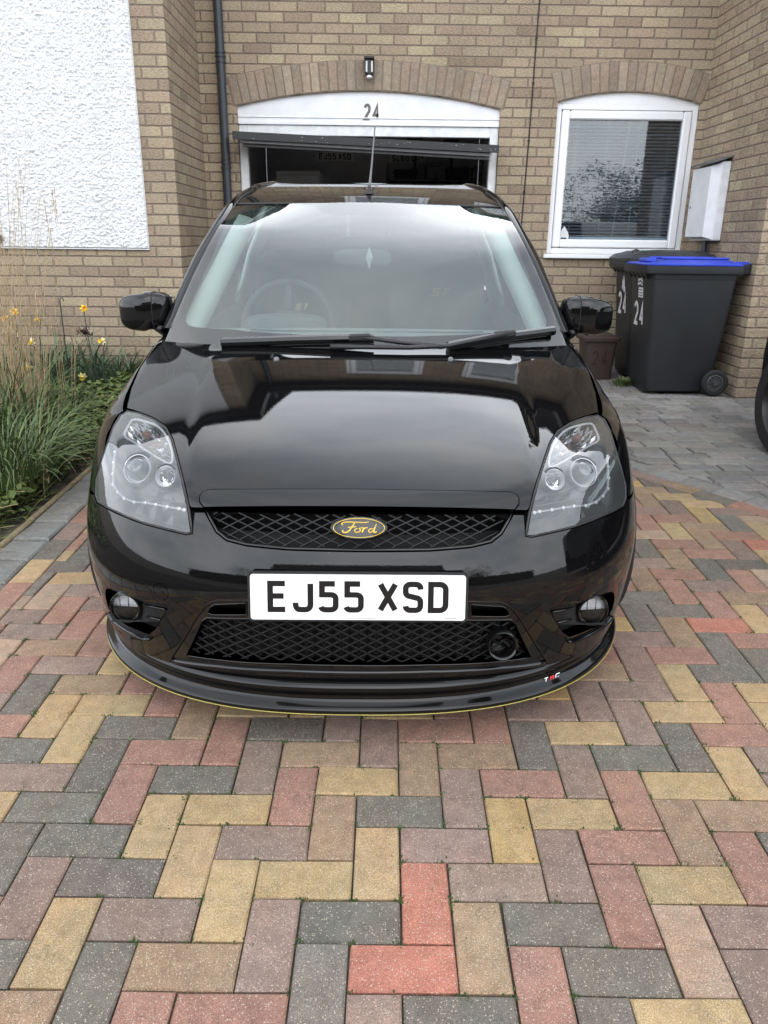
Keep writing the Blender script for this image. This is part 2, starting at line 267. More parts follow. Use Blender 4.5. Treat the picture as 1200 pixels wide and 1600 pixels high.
# ------------------------------------------------------------------ builders
def tagit(o, label=None, cat=None, group=None, kind=None):
    if label: o['label'] = label
    if cat: o['category'] = cat
    if group: o['group'] = group
    if kind: o['kind'] = kind
    return o
def thing(name, label, cat, loc, group=None, rz=0):
    o = bpy.data.objects.new(name, None); COL.objects.link(o); o.empty_display_size = .1
    o.matrix_world = Matrix.Translation(Vector(loc)) @ Matrix.Rotation(rz, 4, 'Z'); o.location = loc; o.rotation_euler = (0, 0, rz)
    return tagit(o, label, cat, group)
WM = {}
def wmat(o): return WM.get(o.name, Matrix.Translation(o.location) @ Matrix.Rotation(o.rotation_euler.z, 4, 'Z'))
class MB:
    def __init__(s): s.v = []; s.f = []; s.m = []; s.c = []; s.n = None
    def add(s, vs, fs, mi=0, c=None):
        o = len(s.v); s.v += [tuple(map(float, p)) for p in vs]
        for f in fs: s.f.append(tuple(o+i for i in f)); s.m.append(mi); s.c.append(c)
    def box(s, x0, x1, y0, y1, z0, z1, bev=0, mi=0, c=None, M=None):
        if bev <= 0:
            vs = [(x, y, z) for z in (z0, z1) for y in (y0, y1) for x in (x0, x1)]
            fs = [(0, 2, 3, 1), (4, 5, 7, 6), (0, 1, 5, 4), (2, 6, 7, 3), (0, 4, 6, 2), (1, 3, 7, 5)]
        else:
            b = min(bev, (x1-x0)/2.01, (y1-y0)/2.01, (z1-z0)/2.01); vs = []; fs = []; idx = {}
            for i, x in enumerate((x0, x1)):
                for j, y in enumerate((y0, y1)):
                    for k, z in enumerate((z0, z1)):
                        sx, sy, sz = (1-2*i)*b, (1-2*j)*b, (1-2*k)*b
                        idx[i, j, k] = len(vs); vs += [(x, y+sy, z+sz), (x+sx, y, z+sz), (x+sx, y+sy, z)]
            I = lambda i, j, k, a: idx[i, j, k]+a
            for i in (0, 1): fs.append((I(i, 0, 0, 0), I(i, 1, 0, 0), I(i, 1, 1, 0), I(i, 0, 1, 0)))
            for j in (0, 1): fs.append((I(0, j, 0, 1), I(1, j, 0, 1), I(1, j, 1, 1), I(0, j, 1, 1)))
            for k in (0, 1): fs.append((I(0, 0, k, 2), I(1, 0, k, 2), I(1, 1, k, 2), I(0, 1, k, 2)))
            for j in (0, 1):
                for k in (0, 1): fs.append((I(0, j, k, 1), I(1, j, k, 1), I(1, j, k, 2), I(0, j, k, 2)))
            for i in (0, 1):
                for k in (0, 1): fs.append((I(i, 0, k, 0), I(i, 1, k, 0), I(i, 1, k, 2), I(i, 0, k, 2)))
            for i in (0, 1):
                for j in (0, 1): fs.append((I(i, j, 0, 0), I(i, j, 1, 0), I(i, j, 1, 1), I(i, j, 0, 1)))
            for i in (0, 1):
                for j in (0, 1):
                    for k in (0, 1): fs.append((I(i, j, k, 0), I(i, j, k, 1), I(i, j, k, 2)))
        if M is not None: vs = [tuple(M @ Vector(p)) for p in vs]
        s.add(vs, fs, mi, c); return s
    def tube(s, path, rad, sides=8, cap=True, mi=0, closed=False, flat=1.):
        P = [Vector(p) for p in path]; n = len(P); rs = rad if hasattr(rad, '__len__') else [rad]*n
        up = Vector((0, 0, 1)); vs = []; fs = []; prev = None
        for i in range(n):
            t = (P[(i+1) % n]-P[i-1]) if closed else (P[min(i+1, n-1)]-P[max(i-1, 0)])
            t.normalize()
            if prev is None:
                a = t.cross(up if abs(t.z) < .95 else Vector((1, 0, 0))).normalized()
            else: a = (prev-t*prev.dot(t)).normalized()
            prev = a; bb = a.cross(t)
            for k in range(sides):
                th = 2*pi*k/sides; vs.append(tuple(P[i]+(a*cos(th)+bb*sin(th)*flat)*rs[i]))
        m = n if closed else n-1
        for i in range(m):
            for k in range(sides):
                a0 = i*sides+k; a1 = i*sides+(k+1) % sides; b0 = ((i+1) % n)*sides+k; b1 = ((i+1) % n)*sides+(k+1) % sides
                fs.append((a0, a1, b1, b0))
        if cap and not closed: fs.append(tuple(range(sides))[::-1]); fs.append(tuple((n-1)*sides+k for k in range(sides)))
        s.add(vs, fs, mi); return s
    def lathe(s, c, axis, prof, seg=32, mi=0):
        A = Vector(axis).normalized(); U = A.cross(Vector((0, 0, 1)) if abs(A.z) < .9 else Vector((1, 0, 0))).normalized(); V = A.cross(U); c = Vector(c); vs = []; fs = []
        for (r, h) in prof:
            for k in range(seg): th = 2*pi*k/seg; vs.append(tuple(c+A*h+(U*cos(th)+V*sin(th))*r))
        for i in range(len(prof)-1):
            for k in range(seg): fs.append((i*seg+k, i*seg+(k+1) % seg, (i+1)*seg+(k+1) % seg, (i+1)*seg+k))
        s.add(vs, fs, mi); return s
    def grid(s, rows, mi=0, closed=False):
        nr = len(rows); nc = len(rows[0]); vs = [p for r in rows for p in r]; fs = []
        for i in range(nr-1):
            for j in range(nc if closed else nc-1): fs.append((i*nc+j, i*nc+(j+1) % nc, (i+1)*nc+(j+1) % nc, (i+1)*nc+j))
        s.add(vs, fs, mi); return s
    def blob(s, c, size, e=.5, nu=28, nv=18, M=None, mi=0, fn=None):
        sp = lambda x, p: math.copysign(abs(x)**p, x); vs = []; fs = []
        for i in range(nv+1):
            ph = -pi/2+pi*i/nv
            for j in range(nu):
                th = 2*pi*j/nu; p = Vector((sp(cos(ph), e)*sp(cos(th), e)*size[0]/2, sp(cos(ph), e)*sp(sin(th), e)*size[1]/2, sp(sin(ph), e)*size[2]/2))
                if fn: p = Vector(fn(p))
                if M is not None: p = M @ p
                vs.append(tuple(p+Vector(c)))
        for i in range(nv):
            for j in range(nu): fs.append((i*nu+j, i*nu+(j+1) % nu, (i+1)*nu+(j+1) % nu, (i+1)*nu+j))
        s.add(vs, fs, mi); return s
    def build(s, name, mats, parent=None, smooth=False, recalc=True, label=None, cat=None, group=None, kind=None, normals=None, origin=None):
        if isinstance(mats, str): mats = [mats]
        me = bpy.data.meshes.new(name); V = np.array(s.v)
        if origin is None: origin = Vector(((V[:, 0].min()+V[:, 0].max())/2, (V[:, 1].min()+V[:, 1].max())/2, V[:, 2].min()))
        origin = Vector(origin)
        me.from_pydata([tuple(p) for p in (V-np.array(origin))], [], s.f)
        for mt in mats: me.materials.append(MATS[mt])
        me.polygons.foreach_set('material_index', s.m)
        if recalc and normals is None:
            bm = bmesh.new(); bm.from_mesh(me); bmesh.ops.recalc_face_normals(bm, faces=bm.faces); bm.to_mesh(me); bm.free()
        if any(c is not None for c in s.c):
            ca = me.color_attributes.new('tint', 'FLOAT_COLOR', 'CORNER'); buf = []
            for p in me.polygons:
                c = s.c[p.index] or (.5, .5, .5)
                for _ in range(p.loop_total): buf += [c[0], c[1], c[2], 1.]
            ca.data.foreach_set('color', buf)
        if smooth is True: me.polygons.foreach_set('use_smooth', [True]*len(me.polygons))
        elif smooth:
            me.polygons.foreach_set('use_smooth', [True]*len(me.polygons)); me.set_sharp_from_angle(angle=radians(smooth))
        if normals is not None:
            me.polygons.foreach_set('use_smooth', [True]*len(me.polygons)); me.normals_split_custom_set_from_vertices([tuple(n) for n in normals])
        o = bpy.data.objects.new(name, me); COL.objects.link(o); mw = Matrix.Translation(origin)
        if parent is not None:
            o.parent = parent; pw = wmat(parent); lm = pw.inverted() @ mw; o.location = lm.translation; o.rotation_euler = lm.to_euler()
        else: o.location = origin
        WM[o.name] = mw
        return tagit(o, label, cat, group, kind)

def pip(P, poly):
    x, y = P[:, 0], P[:, 1]; ins = np.zeros(len(P), bool); q = np.asarray(poly); j = len(q)-1
    for i in range(len(q)):
        xi, yi = q[i]; xj, yj = q[j]
        c = ((yi > y) != (yj > y)); 
        with np.errstate(all='ignore'): xc = (xj-xi)*(y-yi)/(yj-yi+1e-300)+xi
        ins ^= c & (x < xc); j = i
    return ins
def densify(poly, s, closed=True):
    out = []; n = len(poly)
    for i in range(n if closed else n-1):
        a = np.array(poly[i], float); b = np.array(poly[(i+1) % n], float); k = max(1, int(np.linalg.norm(b-a)/s))
        for t in range(k): out.append(tuple(a+(b-a)*t/k))
    if not closed: out.append(tuple(poly[-1]))
    return out
def smoothpoly(poly, it=2, closed=True, keep=()):   # Chaikin corner rounding
    P = [np.array(p, float) for p in poly]
    for _ in range(it):
        Q = []; n = len(P)
        if not closed: Q.append(P[0])
        for i in range(n if closed else n-1):
            a, b = P[i], P[(i+1) % n]; Q += [a*.75+b*.25, a*.25+b*.75]
        if not closed: Q.append(P[-1])
        P = Q
    return [tuple(p) for p in P]
def cdt(outer, holes, s):
    loops = [densify(outer, s)]+[densify(h, s) for h in holes]; pts = []; edges = []; 
    for lp in loops:
        o = len(pts); pts += lp; edges += [(o+i, o+(i+1) % len(lp)) for i in range(len(lp))]
    P = np.array(outer); x0, y0 = P.min(0); x1, y1 = P.max(0)
    gx, gy = np.meshgrid(np.arange(x0+s/2, x1, s), np.arange(y0+s/2, y1, s)); G = np.c_[gx.ravel(), gy.ravel()]
    if len(G):
        G = G[pip(G, outer)]
        for h in holes: G = G[~pip(G, h)]
        B = np.array(pts)
        if len(G):
            keep = np.ones(len(G), bool)
            for i in range(0, len(G), 2000):
                d = ((G[i:i+2000, None, :]-B[None])**2).sum(-1).min(1); keep[i:i+2000] = d > (s*.45)**2
            G = G[keep]
        pts += [tuple(g) for g in G]
    vs, es, fs, ov, oe, of = delaunay_2d_cdt([Vector(p) for p in pts], edges, [], 0, 1e-7)
    V = np.array([tuple(v) for v in vs]); F = np.array([tuple(f) for f in fs])
    cen = V[F].mean(1); ok = pip(cen, outer)
    for h in holes: ok &= ~pip(cen, h)
    F = F[ok]
    # boundary edges
    cnt = {}
    for f in F:
        for a, b in ((f[0], f[1]), (f[1], f[2]), (f[2], f[0])): cnt[(a, b)] = 1
    bd = [(a, b) for (a, b) in cnt if (b, a) not in cnt]
    return V, F, bd
def slab(outer, holes, mapf, depth, s=5., mi=0, mb=None):
    mb = mb or MB(); V, F, bd = cdt(outer, holes, s); n = len(V)
    vs = [mapf(p[0], p[1], 0) for p in V]+[mapf(p[0], p[1], depth) for p in V]
    fs = [tuple(f) for f in F]+[tuple(int(i)+n for i in f[::-1]) for f in F]+[(b, a, a+n, b+n) for a, b in bd]
    fs = [tuple(int(i) for i in f) for f in fs]; used = sorted({i for f in fs for i in f}); re = {k: i for i, k in enumerate(used)}
    mb.add([vs[i] for i in used], [tuple(re[i] for i in f) for f in fs], mi); return mb

# stroke lettering (number-plate style block characters), unit box 0..1 x 0..1
def arc(cx, cy, rx, ry, a0, a1, n=5): return [(cx+rx*cos(radians(a0+(a1-a0)*i/n)), cy+ry*sin(radians(a0+(a1-a0)*i/n))) for i in range(n+1)]
q = .2
GL = {
 'E': [[(1, 1), (0, 1), (0, 0), (1, 0)], [(0, .52), (.9, .52)]],
 'J': [[(1, 1), (1, q)]+arc(1-q*1.6, q, q*1.6, q, 0, -90)[1:]+[(.35, 0)]+arc(q*1.4, q, q*1.4, q, 270, 180)[1:]+[(0, .27)]],
 '5': [[(.95, 1), (.08, 1), (.08, .58), (.68, .58)]+arc(.68, .44, .32, .14, 90, 0)[1:]+[(1, .16)]+arc(.68, .16, .32, .16, 0, -90)[1:]+[(.3, 0)]+arc(.3, .14, .3, .14, 270, 190)[1:]],
 'X': [[(0, 1), (1, 0)], [(1, 1), (0, 0)]],
 'S': [[(1, .8)]+arc(.68, .84, .32, .16, 0, 90)[1:]+[(.32, 1)]+arc(.32, .84, .32, .16, 90, 180)[1:]+[(0, .7)]+arc(.3, .7, .3, .16, 180, 270)[1:]+[(.7, .48)]+arc(.7, .32, .3, .16, 90, 0)[1:]+[(1, .16)]+arc(.68, .16, .32, .16, 0, -90)[1:]+[(.32, 0)]+arc(.32, .16, .32, .16, 270, 180)[1:]],
 'D': [[(0, 0), (0, 1), (.6, 1)]+arc(.6, .8, .4, .2, 90, 0)[1:]+[(1, .2)]+arc(.6, .2, .4, .2, 0, -90)[1:]+['c']],
 '0': [[(.32, 1)]+[(.68, 1)]+arc(.68, .84, .32, .16, 90, 0)[1:]+[(1, .16)]+arc(.68, .16, .32, .16, 0, -90)[1:]+[(.32, 0)]+arc(.32, .16, .32, .16, 270, 180)[1:]+[(0, .84)]+arc(.32, .84, .32, .16, 180, 90)[1:-1]+['c']],
 '6': [[(1, .84)]+arc(.68, .84, .32, .16, 0, 90)[1:]+[(.32, 1)]+arc(.32, .84, .32, .16, 90, 180)[1:]+[(0, .16)]+arc(.32, .16, .32, .16, 180, 270)[1:]+[(.68, 0)]+arc(.68, .16, .32, .16, 270, 360)[1:]+[(1, .4)]+arc(.68, .4, .32, .16, 0, 90)[1:]+[(.06, .56)]],
 'L': [[(0, 1), (0, 0), (1, 0)]], 'G': [[(1, .8)]+arc(.68, .84, .32, .16, 0, 90)[1:]+[(.32, 1)]+arc(.32, .84, .32, .16, 90, 180)[1:]+[(0, .16)]+arc(.32, .16, .32, .16, 180, 270)[1:]+[(.68, 0)]+arc(.68, .16, .32, .16, 270, 360)[1:]+[(1, .46), (.55, .46)]],
 'N': [[(0, 0), (0, 1), (1, 0), (1, 1)]], 'Y': [[(0, 1), (.5, .5), (1, 1)], [(.5, .5), (.5, 0)]],
 '2': [[(.02, .8)]+arc(.5, .74, .48, .26, 165, 0)[1:]+[(.9, .55), (0, 0), (1, 0)]],
 '4': [[(1, .27), (0, .27), (.72, 1), (.72, 0)]],
 'T': [[(0, 1), (1, 1)], [(.5, 1), (.5, 0)]],
 'R': [[(0, 0), (0, 1), (.7, 1)]+arc(.7, .76, .3, .24, 90, -90)[1:]+[(0, .5)], [(.5, .5), (1, 0)]],
 'C': [[(1, .8)]+arc(.68, .84, .32, .16, 0, 90)[1:]+[(.32, 1)]+arc(.32, .84, .32, .16, 90, 180)[1:]+[(0, .16)]+arc(.32, .16, .32, .16, 180, 270)[1:]+[(.68, 0)]+arc(.68, .16, .32, .16, 270, 350)[1:]],
}
def strip(pl, wdt, mb, mapf, d, mi=0):
    closed = pl[-1] == 'c'; P = [np.array(p, float) for p in (pl[:-1] if closed else pl)]
    P = [p for i, p in enumerate(P) if i == 0 or np.linalg.norm(p-P[i-1]) > 1e-6]; n = len(P); l = []; r = []
    for i in range(n):
        a = P[i]-P[i-1] if (i > 0 or closed) else None; b = P[(i+1) % n]-P[i] if (i < n-1 or closed) else None
        a = a/np.linalg.norm(a) if a is not None else b/np.linalg.norm(b); b = b/np.linalg.norm(b) if b is not None else a
        na = np.array([-a[1], a[0]]); nb = np.array([-b[1], b[0]]); m = na+nb; ln = np.linalg.norm(m)
        m = m/ln if ln > .2 else na; k = min(2.2, 1/max(.3, m@na)); l.append(P[i]+m*wdt/2*k); r.append(P[i]-m*wdt/2*k)
    vs = [mapf(p[0], p[1], d) for p in l]+[mapf(p[0], p[1], d) for p in r]
    fs = [(i, (i+1) % n, (i+1) % n+n, i+n) for i in range(n if closed else n-1)]
    mb.add(vs, fs, mi)
def letters(text, x0, y0, cw, chh, gap, sw, mb, mapf, d=0, space=None, mi=0, slant=0):
    x = x0
    for ci, c in enumerate(text):
        if c == ' ': x += (space or cw*.7); continue
        for si, pl in enumerate(GL[c]):
            cl = pl[-1] == 'c'; q = [(x+sw/2+p[0]*(cw-sw)+slant*p[1]*chh, y0+sw/2+p[1]*(chh-sw)) for p in (pl[:-1] if cl else pl)]
            if cl: q.append('c')
            strip(q, sw, mb, mapf, d+si*.0002, mi)
        x += cw+gap
    return x-gap

# ================================================================== SETTING
BACK = 7.24; LF = 6.18; RF = 5.85; XL = -1.5; XR = 2.75
mb = MB(); 
xs = [-60, -12, 12, 60]; ys = [-60, -3, 12, 60]
mb.grid([[(x, y, gz(y)-.015) for x in xs] for y in ys]); mb.build('ground', 'mortar_sand', kind='structure')
# --- block paved drive: 90 degree herringbone, every block a bevelled solid in one sheet
PC = {'B': (.330, .236, .126), 'b': (.370, .255, .115), 'R': (.255, .145, .108), 'r': (.335, .140, .098), 'M': (.210, .150, .120), 'G': (.134, .118, .097), 'g': (.158, .142, .117), 'N': (.250, .173, .112), 'P': (.305, .218, .155)}
MOD = .0990; PX0, PY0 = -.046, .991; PROT = .012
def cell2w(i, j):
    x = i*MOD; y = j*MOD; return (PX0+x*cos(PROT)+y*sin(PROT), PY0-x*sin(PROT)+y*cos(PROT))
def w2cell(X, Y):
    a, b = X-PX0, Y-PY0; return ((a*cos(PROT)-b*sin(PROT))/MOD, (a*sin(PROT)+b*cos(PROT))/MOD)
FIX = """
545 1573 M;625 1510 r;500 1520 g;665 1410 r;546 1437 G;750 1485 P;713 1580 G;845 1550 R;967 1520 G;870 1435 G;780 1378 M;738 1410 N;
420 1465 M;360 1560 R;290 1500 N;225 1575 R;145 1515 G;40 1560 N;235 1427 M;100 1455 B;25 1488 G;60 1375 M;185 1360 G;360 1400 B;478 1370 B;
590 1345 B;695 1320 M;805 1300 b;905 1275 B;885 1355 M;985 1330 R;980 1420 R;1080 1395 B;1085 1505 P;1165 1460 M;1170 1570 M;1065 1590 B;950 1590 G;
1160 1370 R;1080 1310 N;1090 1235 B;1180 1285 N;995 1255 R;850 1225 R;730 1238 M;630 1265 G;525 1290 N;417 1307 M;300 1340 B;140 1300 G;
255 1280 B;365 1255 B;465 1240 R;565 1218 B;660 1200 N;750 1180 N;845 1155 G;925 1150 B;1000 1195 G;1080 1175 G;
920 1210 M;1010 1135 M;1080 1118 B;1150 1155 R;1160 1215 B;310 1210 G;210 1230 R;105 1250 G;35 1325 G;65 1205 M;150 1140 B;100 1000 N;
415 1190 M;510 1165 N;600 1165 R;600 1130 M;690 1135 R;775 1130 R;460 1135 G;370 1155 R;270 1170 R;330 1130 N;210 1130 G;180 1185 G;
40 1160 N;10 1250 B;40 1115 B;130 1105 B;40 1060 M;80 1075 G;180 1095 B;15 1180 G;1180 1060 R;1100 1060 G;1040 1030 R;1090 990 G;1040 990 M;
1130 960 B;1050 935 B;1030 905 R;1090 930 R;1020 965 G;1085 875 G;1140 910 M;1150 1020 G;1175 960 B;1125 850 N;1060 850 R;1185 860 B"""
fixed = {}
def cellkey(X, Y):
    i, j = w2cell(X, Y); i, j = floor(i), floor(j); s = (i+j) % 4
    return (i, j) if s == 0 else (i-1, j) if s == 1 else (i, j) if s == 2 else (i, j-1)
for t in FIX.replace('\n', '').split(';'):
    a, b, c = t.split(); p = atg(float(a), float(b)); fixed[cellkey(p[0], p[1])] = c
def clip(poly, nx, ny, d):      # keep nx*x+ny*y<=d
    out = []
    for i in range(len(poly)):
        a, b = poly[i], poly[(i+1) % len(poly)]; da = nx*a[0]+ny*a[1]-d; db = nx*b[0]+ny*b[1]-d
        if da <= 0: out.append(a)
        if da*db < 0: t = da/(da-db); out.append((a[0]+(b[0]-a[0])*t, a[1]+(b[1]-a[1])*t))
    return out
def area(p): return abs(sum(p[i][0]*p[(i+1) % len(p)][1]-p[(i+1) % len(p)][0]*p[i][1] for i in range(len(p))))/2
def block(mb, poly, c, gap=.0018, bev=.004, h=.05, lift=0., tilt=None):
    if len(poly) < 3 or area(poly) < 4e-4: return
    poly = [(p[0]+random.gauss(0, .0007), p[1]+random.gauss(0, .0007)) for p in poly]
    n = len(poly); cx = sum(p[0] for p in poly)/n; cy = sum(p[1] for p in poly)/n
    def inset(d):
        out = []
        for i in range(n):
            p0, p1, p2 = poly[i-1], poly[i], poly[(i+1) % n]
            a = Vector((p1[0]-p0[0], p1[1]-p0[1])).normalized(); b = Vector((p2[0]-p1[0], p2[1]-p1[1])).normalized()
            na = Vector((-a.y, a.x)); nb = Vector((-b.y, b.x)); m = (na+nb); l = m.length
            if l < .3: out.append(Vector(p1)+na*d*sgn); continue
            m /= l; out.append(Vector(p1)+m*d*sgn/max(.4, m.dot(na)))
        return out
    sgn = 1 if sum(poly[i][0]*poly[(i+1) % n][1]-poly[(i+1) % n][0]*poly[i][1] for i in range(n)) > 0 else -1
    A = inset(gap); B = inset(gap+bev); ta, tb = (random.gauss(0, .009), random.gauss(0, .009)) if tilt is None else tilt
    z = lambda p: gz(p.y)+lift+ta*(p.x-cx)+tb*(p.y-cy)
    vs = [(p.x, p.y, z(p)) for p in B]+[(p.x, p.y, z(p)-bev*.9) for p in A]+[(p.x, p.y, z(p)-h) for p in A]
    fs = [tuple(range(n))]+[(i, (i+1) % n, n+(i+1) % n, n+i) for i in range(n)]+[(n+i, n+(i+1) % n, 2*n+(i+1) % n, 2*n+i) for i in range(n)]
    mb.add(vs, fs, 0, c)
def jit(c, a=.10):
    k = 1+random.uniform(-a, a); return tuple(min(.9, v*k*(1+random.uniform(-.02, .02))) for v in c)
# diagonal seam between the drive and the older grey setts
S0 = np.array([1.30, 4.19]); S1 = np.array([1.86, 3.42]); dv = (S1-S0)/np.linalg.norm(S1-S0); sn = np.array([-dv[1], dv[0]])   # normal to the right/back
if sn[0] < 0: sn = -sn
sd0 = sn@S0
XB = -1.26      # where the herringbone meets the border course by the bed
mb = MB(); wts = 'BBBbNNRRRrMMMMGGGgPN'
for i in range(-40, 46):
    for j in range(-30, 62):
        s = (i+j) % 4
        if s == 0: c = [(i, j), (i+2, j), (i+2, j+1), (i, j+1)]
        elif s == 2: c = [(i, j), (i+1, j), (i+1, j+2), (i, j+2)]
        else: continue
        poly = [cell2w(*q) for q in c]
        if min(p[1] for p in poly) > 7.1 or min(p[0] for p in poly) > 3.4: continue
        poly = clip(poly, -1, 0, -XB); poly = clip(poly, sn[0], sn[1], sd0-.11) if poly else poly
        if poly: poly = clip(poly, 0, 1, 7.12)
        if not poly: continue
        k = fixed.get((i, j)) or random.choice(wts)
        block(mb, poly, jit(PC[k], .07 if (i, j) in fixed else .12), lift=random.uniform(-.001, .001))
# border course by the bed
y = -1.8; n = 0
seq = 'NbRRbMNRBGMRNB'
while y < 7.0:
    block(mb, [(XB-.1, y), (XB, y), (XB, y+.2), (XB-.1, y+.2)], jit(PC[seq[n % len(seq)]])); y += .2; n += 1
# border course along the seam
t = -1.6; n = 0
while t < 6.5:
    a = S0+dv*t-sn*.005; b = S0+dv*(t+.2)-sn*.005; c = b-sn*.1; d = a-sn*.1
    block(mb, [tuple(a), tuple(b), tuple(c), tuple(d)], jit(PC['RMNGRBMN'[n % 8]])); t += .2; n += 1
mb.build('driveway', 'paver', kind='structure', recalc=True)
# grey edging by the bed and older grey setts on the right
mb = MB(); y = -1.8
while y < 6.2:
    l = random.uniform(.17, .22); g0 = random.uniform(.16, .29)
    block(mb, [(XB-.265, y), (XB-.103, y), (XB-.103, y+l), (XB-.265, y+l)], (g0, g0*.98, g0*.9), .005, .008, tilt=(random.gauss(0, .02), random.gauss(0, .02))); y += l
mb.build('edging', 'sett', kind='structure')
mb = MB(); t = -1.6
while t < 6.5:
    l = random.uniform(.16, .21); a = S0+dv*t+sn*.003; b = S0+dv*(t+l)+sn*.003; g0 = random.uniform(.16, .23)
    block(mb, [tuple(a), tuple(b), tuple(b+sn*.13), tuple(a+sn*.13)], (g0, g0*.97, g0*.9), .003, .007); t += l
yy = 0.5
while yy < 7.2:
    rh = random.uniform(.105, .125); xx = .6+random.uniform(0, .2)
    while xx < 5.2:
        l = random.choice((.16, .2, .2, .24)); g0 = random.uniform(.15, .24)
        sk = .05
        poly = [(xx, yy), (xx+l, yy), (xx+l-sk*rh, yy+rh), (xx-sk*rh, yy+rh)]
        poly = clip(poly, -sn[0], -sn[1], -(sd0+.145)); xx += l
        if poly: block(mb, poly, (g0, g0*random.uniform(.93, .99), g0*random.uniform(.85, .93)), .004, .008, lift=random.uniform(-.003, .003), tilt=(random.gauss(0, .015), random.gauss(0, .015)))
    yy += rh
mb.build('paved_path', 'sett', kind='structure')
# moss in the joints
mb = MB()
for k in range(3000):
    i = random.randint(-12, 14); j = random.randint(-6, 24); X, Y = cell2w(i+random.gauss(0, .08), j+random.gauss(0, .08))
    if X < XB or sn@np.array([X, Y]) > sd0-.1 or Y < .6: continue
    if noise.noise(Vector((X*1.7, Y*1.7, 3))) < -.08: continue
    for _ in range(random.randint(3, 9)):
        x = X+random.gauss(0, .006); yq = Y+random.gauss(0, .006); r = random.uniform(.001, .0034); z = gz(yq)-.006+random.uniform(0, .004)
        mb.add([(x-r, yq, z), (x, yq-r, z), (x+r, yq, z), (x, yq+r, z), (x, yq, z+r*2)], [(0, 1, 4), (1, 2, 4), (2, 3, 4), (3, 0, 4)])
tagit(mb.build('moss', 'moss'), 'green moss growing in the joints of the block paving', 'moss', kind='stuff')
# flower bed soil
mb = MB(); rows = []
for y in np.linspace(-1.5, 6.18, 90):
    rows.append([(x, y, gz(y)-.02+(.05*min(1, (XB-.30-x)/.3) if x < XB-.3 else 0)+.025*noise.noise(Vector((x*5, y*5, 0)))) for x in np.linspace(XB-.275, -5, 60)])
mb.grid(rows); mb.build('soil_bed', 'soil', smooth=True, kind='structure')
mb = MB(); P = [(XB-.275+.008*noise.noise(Vector((0, y*9, 0))), y, gz(y)-.004) for y in np.arange(-1.5, 6.1, .03)]
mb.tube(P, .014, 6); mb.build('sand_bedding', 'sand_edge', smooth=True, kind='structure')

# ================================================================== HOUSE
house = thing('house', 'buff brick house with a white rendered panel, an arched garage opening and an arched window', 'house', (0, BACK, gz(BACK)))
def arch_pts(x0, x1, zs, zc, n=24):
    c = (x0+x1)/2; hgt = zc-zs; hw = (x1-x0)/2; R = (hw*hw+hgt*hgt)/(2*hgt); a = math.asin(hw/R)
    return [(c-R*sin(a*(1-2*i/n)), zc-R+R*cos(a*(1-2*i/n))) for i in range(n+1)], (c, zc-R, R, a)
GX0, GX1, GZS, GZC = -1.20, 1.02, 2.315, 2.44
WX0, WX1, WZ0, WZS, WZC = 1.50, 2.705, 1.165, 2.375, 2.46
ga, gpar = arch_pts(GX0, GX1, GZS, GZC); wa, wpar = arch_pts(WX0, WX1, WZS, WZC)
EAVE = 4.62
holes = [[(GX0, -.3)]+ga+[(GX1, -.3)], [(WX0, WZ0)]+wa+[(WX1, WZ0)]]
UW = [(-.35, .55, 3.35, 4.35), (1.05, 1.95, 3.35, 4.35)]
holes += [[(a, c), (a, d), (b, d), (b, c)] for a, b, c, d in UW]
holes[0] = [(GX0, .2)]+ga+[(GX1, .2)]
slab([(XL-.2, .0), (XL-.2, EAVE), (XR+.3, EAVE), (XR+.3, .0)], holes, lambda u, v, d: (u, BACK+d, v), .11, s=.6).build('brick_wall', 'brick_x', house)
mb = slab([(-6, .0), (-6, EAVE), (XL, EAVE), (XL, .0)], [[(-4.6, 3.2), (-4.6, 4.45), (-3.0, 4.45), (-3.0, 3.2)]], lambda u, v, d: (u, LF+d, v), .11, s=1)
mb.build('brick_wall', 'brick_x', house)
MB().box(XL-.11, XL-.0005, LF+.11, BACK-.0005, 0, EAVE).build('brick_wall', 'brick_y', house)
MB().box(-6.11, -6.0005, LF, BACK+5, 0, EAVE).build('brick_wall', 'brick_y', house)
MB().box(XR, XR+.11, RF+.11, BACK-.0005, 0, EAVE).build('brick_wall', 'brick_y', house)
MB().box(XR, XR+4.5, RF, RF+.1095, 0, EAVE).build('brick_wall', 'brick_x', house)
AB = [(.27, .215, .165), (.295, .24, .18), (.31, .255, .19), (.285, .225, .17), (.25, .2, .15)]
def archring(par, n, parent, clipx=None):
    c, zc, R, a = par; mb = MB(); a2 = a+.004
    for i in range(n):
        t0 = -a2+2*a2*i/n; t1 = -a2+2*a2*(i+1)/n; g_ = .0045/R
        q = []
        for t, rr in ((t0+g_, R+.005), (t1-g_, R+.005), (t1-g_*.95, R+.222), (t0+g_*.95, R+.222)): q.append((c+rr*sin(t), zc+rr*cos(t)))
        b = .004; vs = []
        m = Vector((sum(p[0] for p in q)/4, sum(p[1] for p in q)/4))
        for p in q: d_ = Vector(p)-m; vs.append((p[0]-b*math.copysign(1, d_.x)*.7, BACK-.006, p[1]-b*math.copysign(1, d_.y)*.7))
        for p in q: vs.append((p[0], BACK-.002, p[1]))
        for p in q: vs.append((p[0], BACK+.1, p[1]))
        fs = [(0, 1, 2, 3)]+[(k, (k+1) % 4, 4+(k+1) % 4, 4+k) for k in range(4)]+[(4+k, 4+(k+1) % 4, 8+(k+1) % 4, 8+k) for k in range(4)]
        mb.add(vs, fs, 0, jit(random.choice(AB), .1))
    return mb.build('brick_arch', 'arch_brick', parent)
